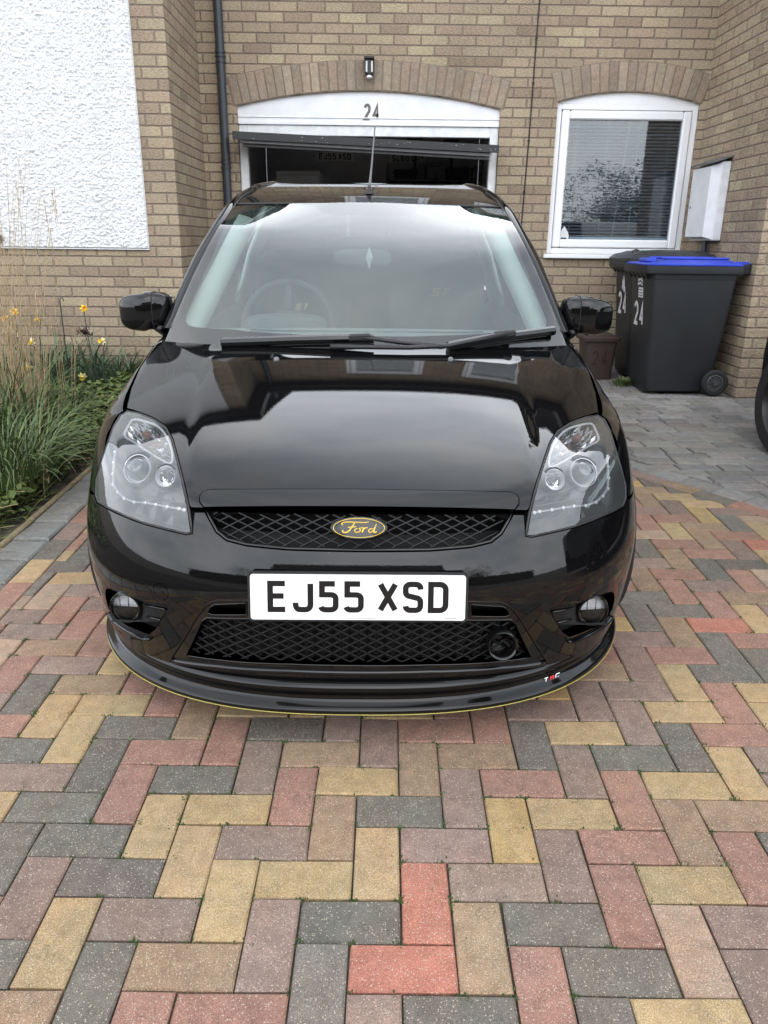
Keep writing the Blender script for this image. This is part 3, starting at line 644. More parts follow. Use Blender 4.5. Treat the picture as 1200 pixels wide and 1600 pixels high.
def mortar_arc(par, parent):
    c, zc, R, a = par; o = [(c+(R+.003)*sin(t), zc+(R+.003)*cos(t)) for t in np.linspace(-a-.006, a+.006, 30)]; i = [(c+(R+.228)*sin(t), zc+(R+.228)*cos(t)) for t in np.linspace(a+.006, -a-.006, 30)]
    plain('mortar', (.205, .160, .125), .95) if 'mortar' not in MATS else None
    slab(o+i, [], lambda u, v, d: (u, BACK-.001+d, v), .09, s=.4).build('arch_mortar', 'mortar', parent)
for par, n in ((gpar, 31), (wpar, 17)): mortar_arc(par, house); archring(par, n, house)
# white roughcast panel on the left wing
mb = MB(); nx, nz = 400, 330; x0, x1, z0, z1 = -3.6, -1.735, 1.185, 3.15
rows = []
for k in range(nz+1):
    z = z0+(z1-z0)*k/nz; row = []
    for i in range(nx+1):
        x = x0+(x1-x0)*i/nx; p = Vector((x*1.45, z*1.9, 0))
        h = .8*abs(noise.noise(p*24+Vector((0, 0, 5))))+.7*abs(noise.noise(p*47+Vector((9, 0, 0))))+noise.noise(p*95)*.30
        e = min(1, (x1-x)/.006, (z-z0)/.006); row.append((x, LF-.020*e-.021*h*e, z))
    rows.append(row)
mb.grid(rows); mb.build('render_panel', 'render_white', house, smooth=True)
MB().box(-6, -1.736, LF-.02, LF-.0005, 3.15, 4.9).build('render_panel', 'render_white', house)
MB().box(-3.6, -1.733, LF-.026, LF-.0006, 1.178, 1.1845).build('render_bead', 'white_worn', house)
# eaves, gutter and roof
for (x0, x1, yb) in ((XL-.3, XR+.3, BACK), (-6, XL+.2, LF), (XR-.2, XR+4.5, RF)):
    MB().box(x0, x1, yb-.22, yb+.0, EAVE, EAVE+.03).build('soffit', 'fascia_dark', house)
    MB().box(x0, x1, yb-.24, yb-.22, EAVE-.02, EAVE+.13).build('fascia', 'fascia_dark', house)
    mb = MB()
    for k in range(14):
        y0 = yb-.28+k*.27; z0 = EAVE+.12+k*.27*tan(radians(28)); mb.add([(x0, y0, z0+.02), (x1, y0, z0+.02), (x1, y0+.29, z0+.29*tan(radians(28))), (x0, y0+.29, z0+.29*tan(radians(28))), (x0, y0, z0), (x1, y0, z0)], [(0, 1, 2, 3), (4, 5, 1, 0)])
    mb.build('roof', 'roof_tile', house)
    th = np.linspace(pi, 2*pi, 8); mb = MB(); mb.grid([[(x, yb-.29+.05*cos(t), EAVE+.10+.05*sin(t)) for t in th] for x in (x0, x1)]); mb.build('gutter', 'pipe_grey', house, smooth=True)
MB().box(XL-.3, XL+.2, LF-.24, BACK-.25, EAVE-.021, EAVE+.13).build('fascia', 'fascia_dark', house)
MB().box(XR-.2, XR+.3, RF-.24, BACK-.25, EAVE-.021, EAVE+.13).build('fascia', 'fascia_dark', house)
# windows
def window(x0, x1, z0, z1, yw, fr=.07, blind=True, arch=None, sill=True):
    fx = lambda a, b, c, d, y0, y1, bev=.006: MB().box(a, b, y0, y1, c, d, bev)
    mb = MB(); zt = z1
    for (a, b, c, d) in ((x0, x0+.045, z0, zt), (x1-.045, x1, z0, zt), (x0+.0451, x1-.0451, z0, z0+.05), (x0+.0451, x1-.0451, zt-.045, zt)): mb.box(a, b, yw+.03, yw+.10, c, d, .004)
    w = mb.build('window_frame', 'upvc', house)
    mb = MB(); a0, a1, c0, c1 = x0+.05, x1-.05, z0+.055, zt-.05
    for (a, b, c, d) in ((a0, a0+fr, c0, c1), (a1-fr, a1, c0, c1), (a0+fr+.0004, a1-fr-.0004, c0, c0+fr), (a0+fr+.0004, a1-fr-.0004, c1-fr, c1)): mb.box(a, b, yw+.018, yw+.09, c, d, .010)
    mb.build('sash', 'upvc', w)
    gl = MB().box(a0+fr-.005, a1-fr+.005, yw+.05, yw+.056, c0+fr-.005, c1-fr+.005); gl.build('pane', 'window_glass', w)
    if blind:
        mb = MB(); z = c0+fr+.03; rn = 0
        while z < c1-fr-.005:
            M = Matrix.Translation((0, yw+.098, z)) @ Matrix.Rotation(radians(-22+random.gauss(0, 1.5)), 4, 'X'); mb.box(a0+fr*.6, a1-fr*.6, -.0135, .0135, -.0004, .0004, M=M); z += .0275
        for x in np.linspace(a0+fr+.08, a1-fr-.08, 4): mb.tube([(x, yw+.085, c0+fr), (x, yw+.085, c1-fr)], .0013, 5)
        mb.box(a0+fr*.6, a1-fr*.6, yw+.085, yw+.105, c0+fr, c0+fr+.022)
        mb.tube([(a0+fr+.47, yw+.08, c0+fr+.02), (a0+fr+.53, yw+.08, c1-fr)], .0025, 6)
        mb.build('venetian_blind', 'blind_white', w)
    mb = MB(); mb.box(x0-.3, x1+.3, yw+.9, yw+.92, z0-.4, zt+.3); mb.box(x0-.3, x1+.3, yw+.12, yw+.9, z0-.42, z0-.4); mb.box(x0-.3, x1+.3, yw+.12, yw+.9, zt+.3, zt+.32)
    mb.box(x0-.32, x0-.3, yw+.12, yw+.9, z0-.4, zt+.3); mb.box(x1+.3, x1+.32, yw+.12, yw+.9, z0-.4, zt+.3)
    mb.build('room', 'room_dark', w)
    if sill: MB().box(x0-.03, x1+.0, yw-.05, yw+.029, z0-.035, z0+.0, .005).build('sill', 'upvc', w)
    if arch:
        pts, par = arch; slab([(x0, zt+.001)]+pts+[(x1, zt+.001)], [], lambda u, v, d: (u, yw+.035+d, v), .05, s=.4).build('arch_panel', 'upvc', w)
    return w
kw = window(WX0, WX1, WZ0, WZS-.005, BACK, arch=(wa, wpar))
kw['label'] = 'white plastic window under a brick arch with a closed venetian blind'
for a, b, c, d in UW: window(a, b, c, d, BACK, blind=False)
window(-4.6, -3.0, 3.2, 4.45, LF, blind=False)
# sticker in the window's corner
p = at(881, 366, BACK+.045); mb = MB(); n = 20
mb.add([(p[0]+.045*cos(2*pi*k/n)*(1), BACK+.046, p[2]-.015+.045*sin(2*pi*k/n)) for k in range(n)], [tuple(range(n))])
mb.add([(p[0]-.04, BACK+.0462, p[2]+.01), (p[0]+.04, BACK+.0462, p[2]+.01), (p[0], BACK+.0462, p[2]+.07)], [(0, 1, 2)])
st = mb.build('sticker', 'sticker_white', kw); mb = MB(); mb.add([(p[0]-.022, BACK+.044, p[2]-.05), (p[0]+.022, BACK+.044, p[2]-.05), (p[0]+.026, BACK+.044, p[2]-.028), (p[0]-.026, BACK+.044, p[2]-.028)], [(0, 1, 2, 3)]); mb.build('sticker_print', 'fascia_dark', st)
# garage front
FZ = 2.185
fb = slab([(GX0, FZ)]+ga+[(GX1, FZ)], [], lambda u, v, d: (u, BACK+.03+d, v), .03, s=.4).build('fascia_board', 'white_board', house)
mb = MB(); mb.box(GX0+.002, GX1-.002, BACK+.018, BACK+.0295, FZ-.004, FZ+.02, .003); mb.box(GX0+.002, GX1-.002, BACK+.022, BACK+.0294, FZ+.05, FZ+.058, .002); mb.build('drip_rail', 'white_board', house)
mb = MB(); mb.box(GX0+.002, GX0+.072, BACK+.035, BACK+.11, .2, FZ-.0045, .004); mb.box(GX1-.072, GX1-.002, BACK+.035, BACK+.11, .2, FZ-.0045, .004); mb.box(GX0+.0721, GX1-.0721, BACK+.035, BACK+.11, FZ-.085, FZ-.0045, .004)
mb.build('door_frame', 'white_worn', house)
mb = MB(); p = at(581, 176, BACK+.025); letters('24', p[0]-.070, p[2]-.058, .062, .128, .014, .021, mb, lambda u, v, d: (u, BACK+.027-d, v))
mb2 = MB(); n = len(mb.v); mb2.v = mb.v+[(x, y+.008, z) for x, y, z in mb.v]; 
mb2.f = list(mb.f)+[tuple(i+n for i in f) for f in mb.f]; mb2.m = [0]*len(mb2.f); mb2.c = [None]*len(mb2.f)
for f in mb.f:
    for k in range(len(f)): mb2.f.append((f[k], f[(k+1) % len(f)], f[(k+1) % len(f)]+n, f[k]+n)); mb2.m.append(0); mb2.c.append(None)
mb2.build('house_number', 'digit_metal', fb)
# up-and-over door standing open, dipping to the right
mb = MB(); dl, dr = at(363, 211, BACK-.32), at(780, 233, BACK-.32); 
def slabbar(a, b, y0, y1, h0, h1, mi): 
    vs = []
    for y in (y0, y1):
        s_ = -(y-y0)*.06
        for (p, h) in ((a, h0), (b, h0), (b, h1), (a, h1)): vs.append((p[0], y, p[2]+h-s_))
    mb.add(vs, [(0, 1, 2, 3), (7, 6, 5, 4), (0, 4, 5, 1), (1, 5, 6, 2), (2, 6, 7, 3), (3, 7, 4, 0)], mi)
Y1 = BACK-.32
slabbar(dl, dr, Y1, Y1+.05, -.028, .03, 0); slabbar(dl, dr, Y1+.0505, Y1+2.0, .0, .02, 0)
ddl = dl+np.array([.07, 0, 0]); ddr = dr-np.array([.07, 0, 0]); slabbar(ddl, ddr, Y1+.08, Y1+.12, -.075, -.001, 0); slabbar(ddl, ddr, Y1+.0795, Y1+.0799, -.07, -.045, 1)
slabbar(ddl, ddr, Y1+.03, Y1+.0505, -.052, -.0285, 1)
gd = mb.build('garage_door', ['door_black', 'door_grey'], house)
for _ in range(26):
    t = random.random(); a = dl+(dr-dl)*t; r = random.uniform(.002, .005); mb = MB(); mb.blob((a[0], Y1-.001, a[2]+random.uniform(-.02, .02)), (r*2, .003, r), 1, 6, 4).build('paint_fleck', 'white_worn', gd)
# garage room
gy0, gy1 = BACK+.12, 11.6; mb = MB(); mb.box(GX0-.35, GX1+.35, gy1, gy1+.1, .1, 2.8); mb.box(GX0-.45, GX0-.351, gy0, gy1, .1, 2.8); mb.box(GX1+.351, GX1+.45, gy0, gy1, .1, 2.8); mb.box(GX0-.45, GX1+.45, gy0, gy1+.1, 2.801, 2.9); mb.box(GX0-.45, GX1+.45, gy0-.1, gy1+.1, .0, .17)
mb.build('garage_room', 'garage_wall', house)
# downpipe with collars, cable on wall
pp = [at(338, -60, BACK-.1), at(338.8, 0, BACK-.1), at(348.5, 240, BACK-.1)]; px = np.mean([p[0] for p in pp]); mb = MB(); mb.tube([(px, BACK-.07, z) for z in (.25, 2.6, 5.15)], .036, 18)
dp = mb.build('downpipe', 'pipe_grey', house, smooth=40); mb = MB()
for z in (at(343, 88, BACK-.07)[2], at(350, 254, BACK-.07)[2]):
    mb = MB()
    for k, dz in enumerate((-.04, 0, .03)): mb.lathe((px, BACK-.07, z+dz), (0, 0, 1), [(.036, -.006), (.043, -.006), (.043, .008), (.036, .008)], 20)
    mb.build('pipe_collar', 'pipe_grey', dp, smooth=40); MB().box(px-.03, px+.03, BACK-.035, BACK-.0005, z-.01, z+.01).build('pipe_bracket', 'pipe_grey', dp)
mb = MB(); cps = [at(845, -20, BACK), at(838, 60, BACK), at(833, 130, BACK), at(826, 220, BACK), at(819, 300, BACK), at(812, 380, BACK)]; mb.tube([(p[0], BACK-.006, p[2]) for p in cps]+[(cps[-1][0], BACK-.006, .4)], .0055, 6)
cb = mb.build('wall_cable', 'cable', house, smooth=True); mb = MB()
for p in cps[1:]: MB().box(p[0]-.009, p[0]+.009, BACK-.014, BACK-.0005, p[2]-.005, p[2]+.006).build('cable_clip', 'cable', cb)
p = at(1, 373, LF-.03); mb = MB(); mb.lathe((p[0]-.01, LF-.02, p[2]), (0, -1, 0), [(.0, .05), (.02, .05), (.028, .035), (.03, 0)], 16); mb.build('overflow_cap', 'pipe_grey', house, smooth=40)
# window mastic bits: nails above the window arch
mb = MB()
for a, b in ((909, 93), (985, 95), (1041, 96), (1110, 96), (1158, 75), (1188, 58)):
    p = at(a, b, BACK) if a < 1115 else None
    if p is not None: MB().blob((p[0], BACK-.004, p[2]), (.008, .008, .012), 1, 6, 4).build('wall_nail', 'cable', house)

# ================================================================== THINGS ROUND THE HOUSE
p = at(577, 105, BACK-.05); sl_ = thing('wall_light', 'small black wall light fixed above the crown of the garage arch', 'light', (p[0], BACK-.006, p[2]-.07))
mb = MB(); mb.box(p[0]-.034, p[0]+.034, BACK-.075, BACK-.007, p[2]-.055, p[2]+.055, .006); mb.box(p[0]-.042, p[0]+.042, BACK-.095, BACK-.007, p[2]+.0555, p[2]+.072, .004)
mb.build('lamp_body', 'door_black', sl_)
for s in (-1, 1): MB().box(p[0]+s*.022-.007, p[0]+s*.022+.007, BACK-.081, BACK-.0755, p[2]-.04, p[2]+.04, .002).build('lamp_strip', 'sticker_white', sl_)
MB().blob((p[0], BACK-.05, p[2]-.07), (.05, .05, .03), 1, 14, 8).build('sensor', 'white_worn', sl_, smooth=True)

# meter box on the right return wall
mbx = thing('meter_box', 'white weathered meter box on the brick return wall above the bins', 'meter box', (XR, 6.7, 1.28))
Y0, Y1_, Z0, Z1 = 6.54, 7.00, 1.29, 1.875
mb = MB(); mb.box(XR-.075, XR-.0005, Y0, Y1_, Z0, Z1, .008); body = mb.build('box_body', 'white_worn', mbx)
mb = MB(); mb.add([(XR-.0755, Y0+.004, Z0+.01), (XR-.0755, Y1_-.004, Z0+.01), (XR-.0755, Y1_-.004, Z1-.01), (XR-.0755, Y0+.004, Z1-.01), (XR-.125, Y0+.075, Z0+.03), (XR-.125, Y1_-.01, Z0+.03), (XR-.125, Y1_-.01, Z1-.03), (XR-.125, Y0+.075, Z1-.03)],
  [(0, 1, 2, 3), (4, 5, 6, 7), (0, 1, 5, 4), (1, 2, 6, 5), (2, 3, 7, 6), (3, 0, 4, 7)])
dr_ = mb.build('box_door', 'white_board', mbx); MB().lathe((XR-.125, Y1_-.05, 1.55), (-1, 0, 0), [(0, .004), (.008, .004), (.01, 0)], 12).build('door_lock', 'fascia_dark', dr_)
mb = MB(); mb.add([(XR-.0005, Y0-.02, Z1+.045), (XR-.0005, Y1_+.01, Z1+.045), (XR-.145, Y1_+.01, Z1-.002), (XR-.145, Y0-.02, Z1-.002), (XR-.0005, Y0-.02, Z1+.032), (XR-.0005, Y1_+.01, Z1+.032), (XR-.145, Y1_+.01, Z1-.015), (XR-.145, Y0-.02, Z1-.015)], [(0, 1, 2, 3), (4, 7, 6, 5), (3, 2, 6, 7), (0, 3, 7, 4), (1, 5, 6, 2), (0, 4, 5, 1)]); mb.build('box_hood', 'door_grey', mbx)
mb = MB(); mb.tube([(XR-.045, 6.74, .18), (XR-.045, 6.74, 1.289)], .022, 12); mb.build('supply_pipe', 'pipe_grey', mbx, smooth=40)

# wheelie bins, front to -X, wheels to the wall
def wheelie_bin(ox, oy, label, lidmat, wide, logo, first):
    g0 = gz(oy); t = thing('wheelie_bin', label, 'bin', (ox+.3, oy, g0), 'wheelie bins by the return wall')
    W0, W1 = .21, .275   # half widths (Y) base, top
    def ring(z, xf, xb, hw, r=.04):
        pts = []
        for (cx, cy, a0) in ((xb-r, hw-r, 0), (xf+r, hw-r, 90), (xf+r, -hw+r, 180), (xb-r, -hw+r, 270)):
            for k in range(4): a = radians(a0+30*k); pts.append((ox+cx+r*cos(a), oy+cy+r*sin(a), g0+z))
        return pts
    prof = [(.02, .09, .54, .195), (.03, .085, .545, .205), (.14, .075, .60, .215), (.5, .055, .635, .238), (.86, .025, .66, .262), (.862, .02, .665, .266), (.90, .015, .67, .27), (.902, -.035, .70, .288), (.915, -.038, .702, .290), (.955, -.038, .702, .290), (.957, -.02, .68, .27)]
    mb = MB(); mb.grid([ring(*p) for p in prof], closed=True)
    mb.add(ring(.02, .09, .54, .195)[::-1], [tuple(range(16))])
    b = mb.build('bin_body', 'bin_plastic', t, smooth=35)
    mb = MB()
    for k in range(5): y = oy-.2+k*.1; mb.add([(ox-.03, y-.045, g0+.90), (ox-.03, y+.045, g0+.90), (ox+.012, y, g0+.855)], [(0, 1, 2)]); mb.add([(ox-.03, y-.045, g0+.90), (ox+.03, y-.045, g0+.90), (ox+.012, y, g0+.855)], [(0, 1, 2)])
    mb.build('rim_ribs', 'bin_plastic', b)
    # lid
    L0 = .958; lid = MB()
    def lring(z, xf, xb, hw, r=.05): return ring(z, xf, xb, hw, r)
    if wide: pr = [(L0, -.03, .69, .285), (L0+.008, -.032, .69, .287), (L0+.014, -.02, .685, .275), (L0+.018, .04, .66, .235), (L0+.034, .10, .64, .205), (L0+.038, .13, .62, .18)]
    else: pr = [(L0, -.042, .69, .292), (L0+.02, -.044, .69, .294), (L0+.05, -.01, .68, .26), (L0+.06, .04, .66, .24), (L0+.075, .08, .64, .22), (L0+.085, .3, .5, .1)]
    rows = [lring(*p) for p in pr]; lid.grid(rows, closed=True); lid.add(rows[-1], [tuple(range(16))])
    # raised ridges and hinge lugs
    for s in (-1, 1): lid.box(ox+.12, ox+.62, oy+s*.14-.02, oy+s*.14+.02, g0+L0+.04, g0+L0+.058, .008)
    lid.box(ox+.02, ox+.10, oy-.10, oy+.10, g0+L0+.015, g0+L0+.05, .012)
    for s in (-1, 1): lid.box(ox+.64, ox+.765, oy+s*.17-.035, oy+s*.17+.035, g0+L0-.015, g0+L0+.03, .012)
    lid.build('bin_lid', lidmat, t, smooth=35)
    mb = MB(); mb.tube([(ox+.75, oy-.25, g0+L0), (ox+.75, oy+.25, g0+L0)], .015, 12)
    for s in (-1, 0, 1): mb.box(ox+.66, ox+.765, oy+s*.235-.014, oy+s*.235+.014, g0+L0-.06, g0+L0+.012, .008)
    mb.build('bin_handle', 'bin_plastic', t, smooth=35)
    for s in (-1, 1):
        c = (ox+.60, oy+s*.255, g0+.10); mb = MB(); mb.lathe(c, (0, s, 0), [(.0, -.02), (.088, -.022), (.099, -.014), (.1, 0), (.099, .014), (.088, .022), (.070, .022), (.068, .016)], 36); wh = mb.build('wheel', 'rubber', t, smooth=35)
        mb = MB(); mb.lathe(c, (0, s, 0), [(.068, .014), (.056, .018), (.054, .008), (.0, .008)], 36); mb.lathe(c, (0, s, 0), [(.020, .008), (.018, .024), (0, .024)], 20)
        for k in range(10): a = 2*pi*k/10; A = Matrix.Translation(c) @ Matrix.Rotation(a, 4, 'Y'); mb.box(.015, .058, -.003+s*.012, .003+s*.012, -.003, .003, M=A)
        mb.build('rim', 'alloy', wh, smooth=35)
    MB().tube([(ox+.60, oy-.24, g0+.10), (ox+.60, oy+.24, g0+.10)], .012, 8).build('axle', 'chrome', t)
    # numerals and the council emblem on the front
    fx = lambda z: ox+.055+(z-.5)*(-.083)-.0015
    mp_ = lambda u, v, d: (fx(v)-d-.001, oy+u, g0+v)
    zb = .52 if not logo else .50
    mb = MB(); letters('24', -.135, zb, .10, .185, .03, .030, mb, lambda u, v, d: mp_(-u-.0, v, d)); mb.build('number_sticker', 'sticker_white', t)
    mb = MB()
    if logo:
        mb.add([mp_(-.065, .715, .0005), (mp_(.045, .715, .0005)), mp_(.045, .79, .0005), mp_(-.065, .79, .0005)], [(0, 1, 2, 3)])
        for k in range(3):
            pts = [(-.065+.0*k, .80+.028*k), (-.01, .815+.030*k), (.045, .80+.024*k), (.045, .815+.026*k), (-.01, .832+.030*k), (-.065, .82+.030*k)]
            mb.add([mp_(-a, b_, .0005) for a, b_ in pts], [(0, 1, 4, 5), (1, 2, 3, 4)])
        o = mb.build('emblem', 'sticker_white', t); mb = MB()
        for k in range(3): mb.add([mp_(-.05, .728+.02*k, .0012), mp_(.035, .728+.02*k, .0012), mp_(.035, .734+.02*k, .0012), mp_(-.05, .734+.02*k, .0012)], [(0, 1, 2, 3)])
        mb.build('emblem_print', 'bin_plastic', o)
    else:
        rr = random.Random(3)
        for k in range(9):
            a = rr.uniform(0, 6.28); r = rr.uniform(.01, .045); c0 = (r*cos(a)-.01, .78+1.3*r*sin(a)); q_ = rr.uniform(.012, .024)
            mb.add([mp_(c0[0]+q_*cos(6.28*j/7)*rr.uniform(.6, 1.2), c0[1]+q_*1.3*sin(6.28*j/7), .0005+k*.00015) for j in range(7)], [tuple(range(7))])
        mb.build('emblem', 'sticker_white', t)
    return t
wheelie_bin(2.00, 6.17, 'black wheelie bin with the bright blue lid, nearer of the two', 'bin_blue', True, True, 1)
wheelie_bin(2.05, 6.78, 'black wheelie bin with a plain black lid, behind the blue lidded one', 'bin_lid_black', False, False, 0)
# scrap of green cloth tied to a wire handle on the back bin
p = at(1005, 394, 6.7); mb = MB(); mb.tube([(p[0]-.09, 6.7, gz(6.8)+1.0), (p[0]-.09, 6.7, p[2]+.01), (p[0]-.06, 6.7, p[2]+.02), (p[0]-.02, 6.7, p[2]+.005)], .006, 6)
for k in range(5): mb.blob((p[0]-.04+.03*k*.6, 6.69+.01*(k % 2), p[2]+.004*(k % 3)), (.035, .03, .018), 1, 8, 6, mi=1)
tagit(mb.build('tied_rag', ['cable', 'green_cloth'], smooth=True), 'scrap of green cloth tied on a wire loop on the back bin lid', 'rag')
# brown caddy
bx0, by0 = 1.74, 6.52; g0 = gz(by0); t = thing('brown_caddy', 'small brown lidded caddy with a painted 24 on the ground beside the bins', 'caddy', (bx0+.14, by0+.15, g0))
def rr_(x0, x1, y0, y1, z, r=.03):
    pts = []
    for (cx, cy, a0) in ((x1-r, y1-r, 0), (x0+r, y1-r, 90), (x0+r, y0+r, 180), (x1-r, y0+r, 270)):
        for k in range(4): a = radians(a0+30*k); pts.append((cx+r*cos(a), cy+r*sin(a), z))
    return pts
mb = MB(); rows = [rr_(bx0+.03, bx0+.25, by0+.02, by0+.24, g0+.003), rr_(bx0+.0, bx0+.27, by0-.00, by0+.27, g0+.33)]; mb.grid(rows, closed=True); mb.build('caddy_body', 'bin_brown', t, smooth=35)
mb = MB(); rows = [rr_(bx0-.02, bx0+.29, by0-.02, by0+.29, g0+.325), rr_(bx0-.022, bx0+.292, by0-.022, by0+.292, g0+.35), rr_(bx0-.005, bx0+.275, by0-.005, by0+.275, g0+.365), rr_(bx0+.02, bx0+.25, by0+.02, by0+.25, g0+.375)]; mb.grid(rows, closed=True); mb.add(rows[-1], [tuple(range(16))]); mb.build('caddy_lid', 'bin_brown', t, smooth=35)
mb = MB(); letters('24', bx0+.065, g0+.13, .05, .115, .03, .008, mb, lambda u, v, d: (u, by0+.008-(v-g0)*.06+.006-d-.004, v)); mb.build('painted_number', 'brown_glyph', t)

# garage contents
def numplate(text, x0, z0, wd, y, label, gap=.011):
    t = thing('spare_plate', label, 'number plate', (x0+wd/2, y, z0))
    MB().box(x0, x0+wd, y-.004, y, z0, z0+.111, .002).build('plate_face', 'garage_pale', t)
    mb = MB(); letters(text, x0+.041, z0+.016, .05, .079, .011, .014, mb, lambda u, v, d: (u, y-.0045-d, v), space=.022); mb.build('plate_letters', 'plate_glyph', t)
p = at(494, 251, 11.59); numplate('EJ55 XSD', p[0], p[2], .52, 11.599, 'spare number plate EJ55 XSD on the back wall of the garage')
p = at(608, 254, 11.59); numplate('SL60 GNY', p[0], p[2], .52, 11.599, 'spare number plate SL60 on the back wall of the garage')
def cab(x0, x1, y0, y1, z1, mat, name, label, cat, n=3):
    t = thing(name, label, cat, ((x0+x1)/2, (y0+y1)/2, .171))
    MB().box(x0, x1, y0, y1, .171, z1, .01).build('carcass', mat, t)
    for k in range(n):
        a = .22+(z1-.25)*k/n; b = .22+(z1-.25)*(k+1)/n-.02; d = MB().box(x0+.02, x1-.02, y0-.018, y0-.0005, a, b, .005).build('door', mat, t)
        MB().box(x0+.05, x0+.065, y0-.04, y0-.0185, (a+b)/2-.04, (a+b)/2+.04, .003).build('handle', 'alloy', d)
cab(-1.25, -.72, 10.2, 10.8, 2.05, 'garage_pale', 'tall_cupboard', 'pale tall cupboard at the left side inside the dark garage', 'cupboard')
cab(-.55, -.05, 11.1, 11.55, 1.9, 'garage_stuff', 'storage_cabinet', 'dark storage cabinet standing in the middle of the garage', 'cabinet', 2)
t = thing('garage_shelves', 'metal shelves loaded with dark boxes at the right in the garage', 'shelves', (.75, 11.2, .171)); mb = MB()
for x in (.1, 1.25):
    for y in (10.95, 11.4): MB().box(x, x+.03, y, y+.03, .171, 2.2).build('post', 'garage_stuff', t)

for z in (.6, 1.1, 1.6, 2.0): MB().box(.1, 1.28, 10.95, 11.43, z, z+.02).build('shelf', 'garage_stuff', t)
for k, (x, z, wd, h) in enumerate([(.18, 1.621, .3, .22), (.55, 1.621, .22, .3), (.85, 1.621, .3, .18), (.2, 2.021, .3, .12), (.62, 2.021, .2, .2), (.9, 2.021, .28, .15), (.2, 1.121, .4, .3), (.7, 1.121, .4, .25)]):
    mb = MB(); mb.box(x, x+wd, 10.98, 11.35, z, z+h*.8, .01); mb.box(x-.01, x+wd+.01, 10.97, 11.36, z+h*.8+.0005, z+h, .01)
    nm = ['leftmost box on the third shelf', 'tall box in the middle of the third shelf', 'low box at the right of the third shelf', 'flat box at the left of the top shelf', 'narrow box in the middle of the top shelf', 'box at the right of the top shelf', 'wide box at the left of the second shelf', 'wide box at the right of the second shelf'][k]
    tagit(mb.build('storage_box', ['garage_stuff', 'seat_cloth'][k % 2]), nm+' in the dark garage', 'box', 'boxes on the garage shelves')
p0, p1 = at(490, 288, 9.0), at(548, 286, 9.0); mb = MB(); mb.box(p0[0], p1[0], 9.0, 9.03, p0[2]-.012, p0[2]+.012, .002); mb.box(p0[0], p1[0], 9.0301, 9.5, p0[2]-.016, p0[2]-.004); mb.box(p0[0]+.02, p0[0]+.05, 9.1, 9.13, .171, p0[2]-.0165); mb.box(p1[0]-.05, p1[0]-.02, 9.1, 9.13, .171, p0[2]-.0165)
tagit(mb.build('workbench', 'garage_pale'), 'narrow bench with a bright metal edge inside the garage', 'bench')
for i_, (x, lab) in enumerate(((.45, 'dark hanging garden tool left of the other on the garage wall'), (.95, 'dark hanging garden tool right of the other on the garage wall'))):
    mb = MB(); mb.tube([(x, 11.5, 1.2), (x+.05, 11.55, 2.5)], .018, 8); mb.box(x-.08, x+.12, 11.50, 11.54, 2.42, 2.62, .01); tagit(mb.build('garden_tool', 'garage_stuff'), lab, 'tool', 'tools on the garage wall')

# ------------------------------------------------------------------ planting
def blade(mb, base, ang, length, width, lean, curl, seg=6, mi=0, twist=0):
    d = Vector((cos(ang), sin(ang), 0)); s = Vector((-sin(ang), cos(ang), 0)); P = Vector(base); el = pi/2-lean; vs = []; fs = []
    for k in range(seg+1):
        t = k/seg; wd = width*(1-t**2.2)*.5+.0004; ss = (s*cos(twist*t)+Vector((0, 0, 1))*sin(twist*t)); vs += [tuple(P-ss*wd), tuple(P+ss*wd)]
        P = P+(d*cos(el)+Vector((0, 0, 1))*sin(el))*(length/seg); el -= curl/seg*(.4+1.2*t)
    for k in range(seg): fs.append((2*k, 2*k+1, 2*k+3, 2*k+2))
    mb.add(vs, fs, mi)
def grass(x, y, n, rad, h, label, straw=0, strawh=1.4, wd=.008, mat='grass_blade', dmul=1., name='ornamental_grass', group=None):
    t = thing(name, label, 'grass plant' if 'grass' in name else 'plant', (x, y, gz(y)+.02), group); mb = MB()
    for _ in range(n):
        a = random.uniform(0, 2*pi); r = rad*sqrt(random.random())*.5; L_ = h*random.uniform(.55, 1.15)
        blade(mb, (x+r*cos(a), y+r*sin(a), gz(y)+.01), a+random.gauss(0, .6), L_, wd*random.uniform(.6, 1.2), random.uniform(.05, .55), random.uniform(.9, 2.3)*dmul, 7, twist=random.uniform(-.6, .6))
    mb.build('leaves', mat, t)
    if straw:
        mb = MB()
        for _ in range(straw):
            a = random.uniform(0, 2*pi); r = rad*sqrt(random.random())*.55; L_ = strawh*(.42+.58*random.random()**1.9); b = Vector((x+r*cos(a), y+r*sin(a), gz(y)))
            dx, dy = random.gauss(.0, .06)+.25*r*cos(a)/rad, random.gauss(0, .05); mb.tube([b+Vector((dx*k*k/9*L_, dy*k*k/9*L_, L_*k/3)) for k in range(4)], [.0024, .0020, .0014, .0007], 4, cap=False)
            if random.random() < .35:
                e = b+Vector((dx*L_, dy*L_, L_))
                for k in range(10): blade(mb, e-Vector((0, 0, .018*k)), random.uniform(0, 6.3), .035, .004, .3, .2, 2)
        mb.build('dry_stems', 'straw', t)
    return t
G_ = 'ornamental grasses in the bed'
b1 = atg(22, 690); grass(b1[0], b1[1], 340, .40, .58, 'tall clump of grass with a sheaf of dry straw stems at the left edge of the bed', 135, 1.75, .007, group=G_)
b1 = atg(112, 668); grass(b1[0]-.03, b1[1], 150, .26, .38, 'grass clump with a few dry stems, right of the tall straw sheaf', 8, 1.2, .005, group=G_)
b1 = atg(5, 775); grass(b1[0], b1[1], 420, .42, .55, 'leafy green grass clump arching over the paving edge at the far left', 8, .5, .008, dmul=1.15, group=G_)
b1 = atg(60, 735); grass(b1[0]-.05, b1[1], 300, .34, .46, 'low arching grass clump between the edging and the straw sheaf', 5, .5, .007, dmul=1.15, group=G_)
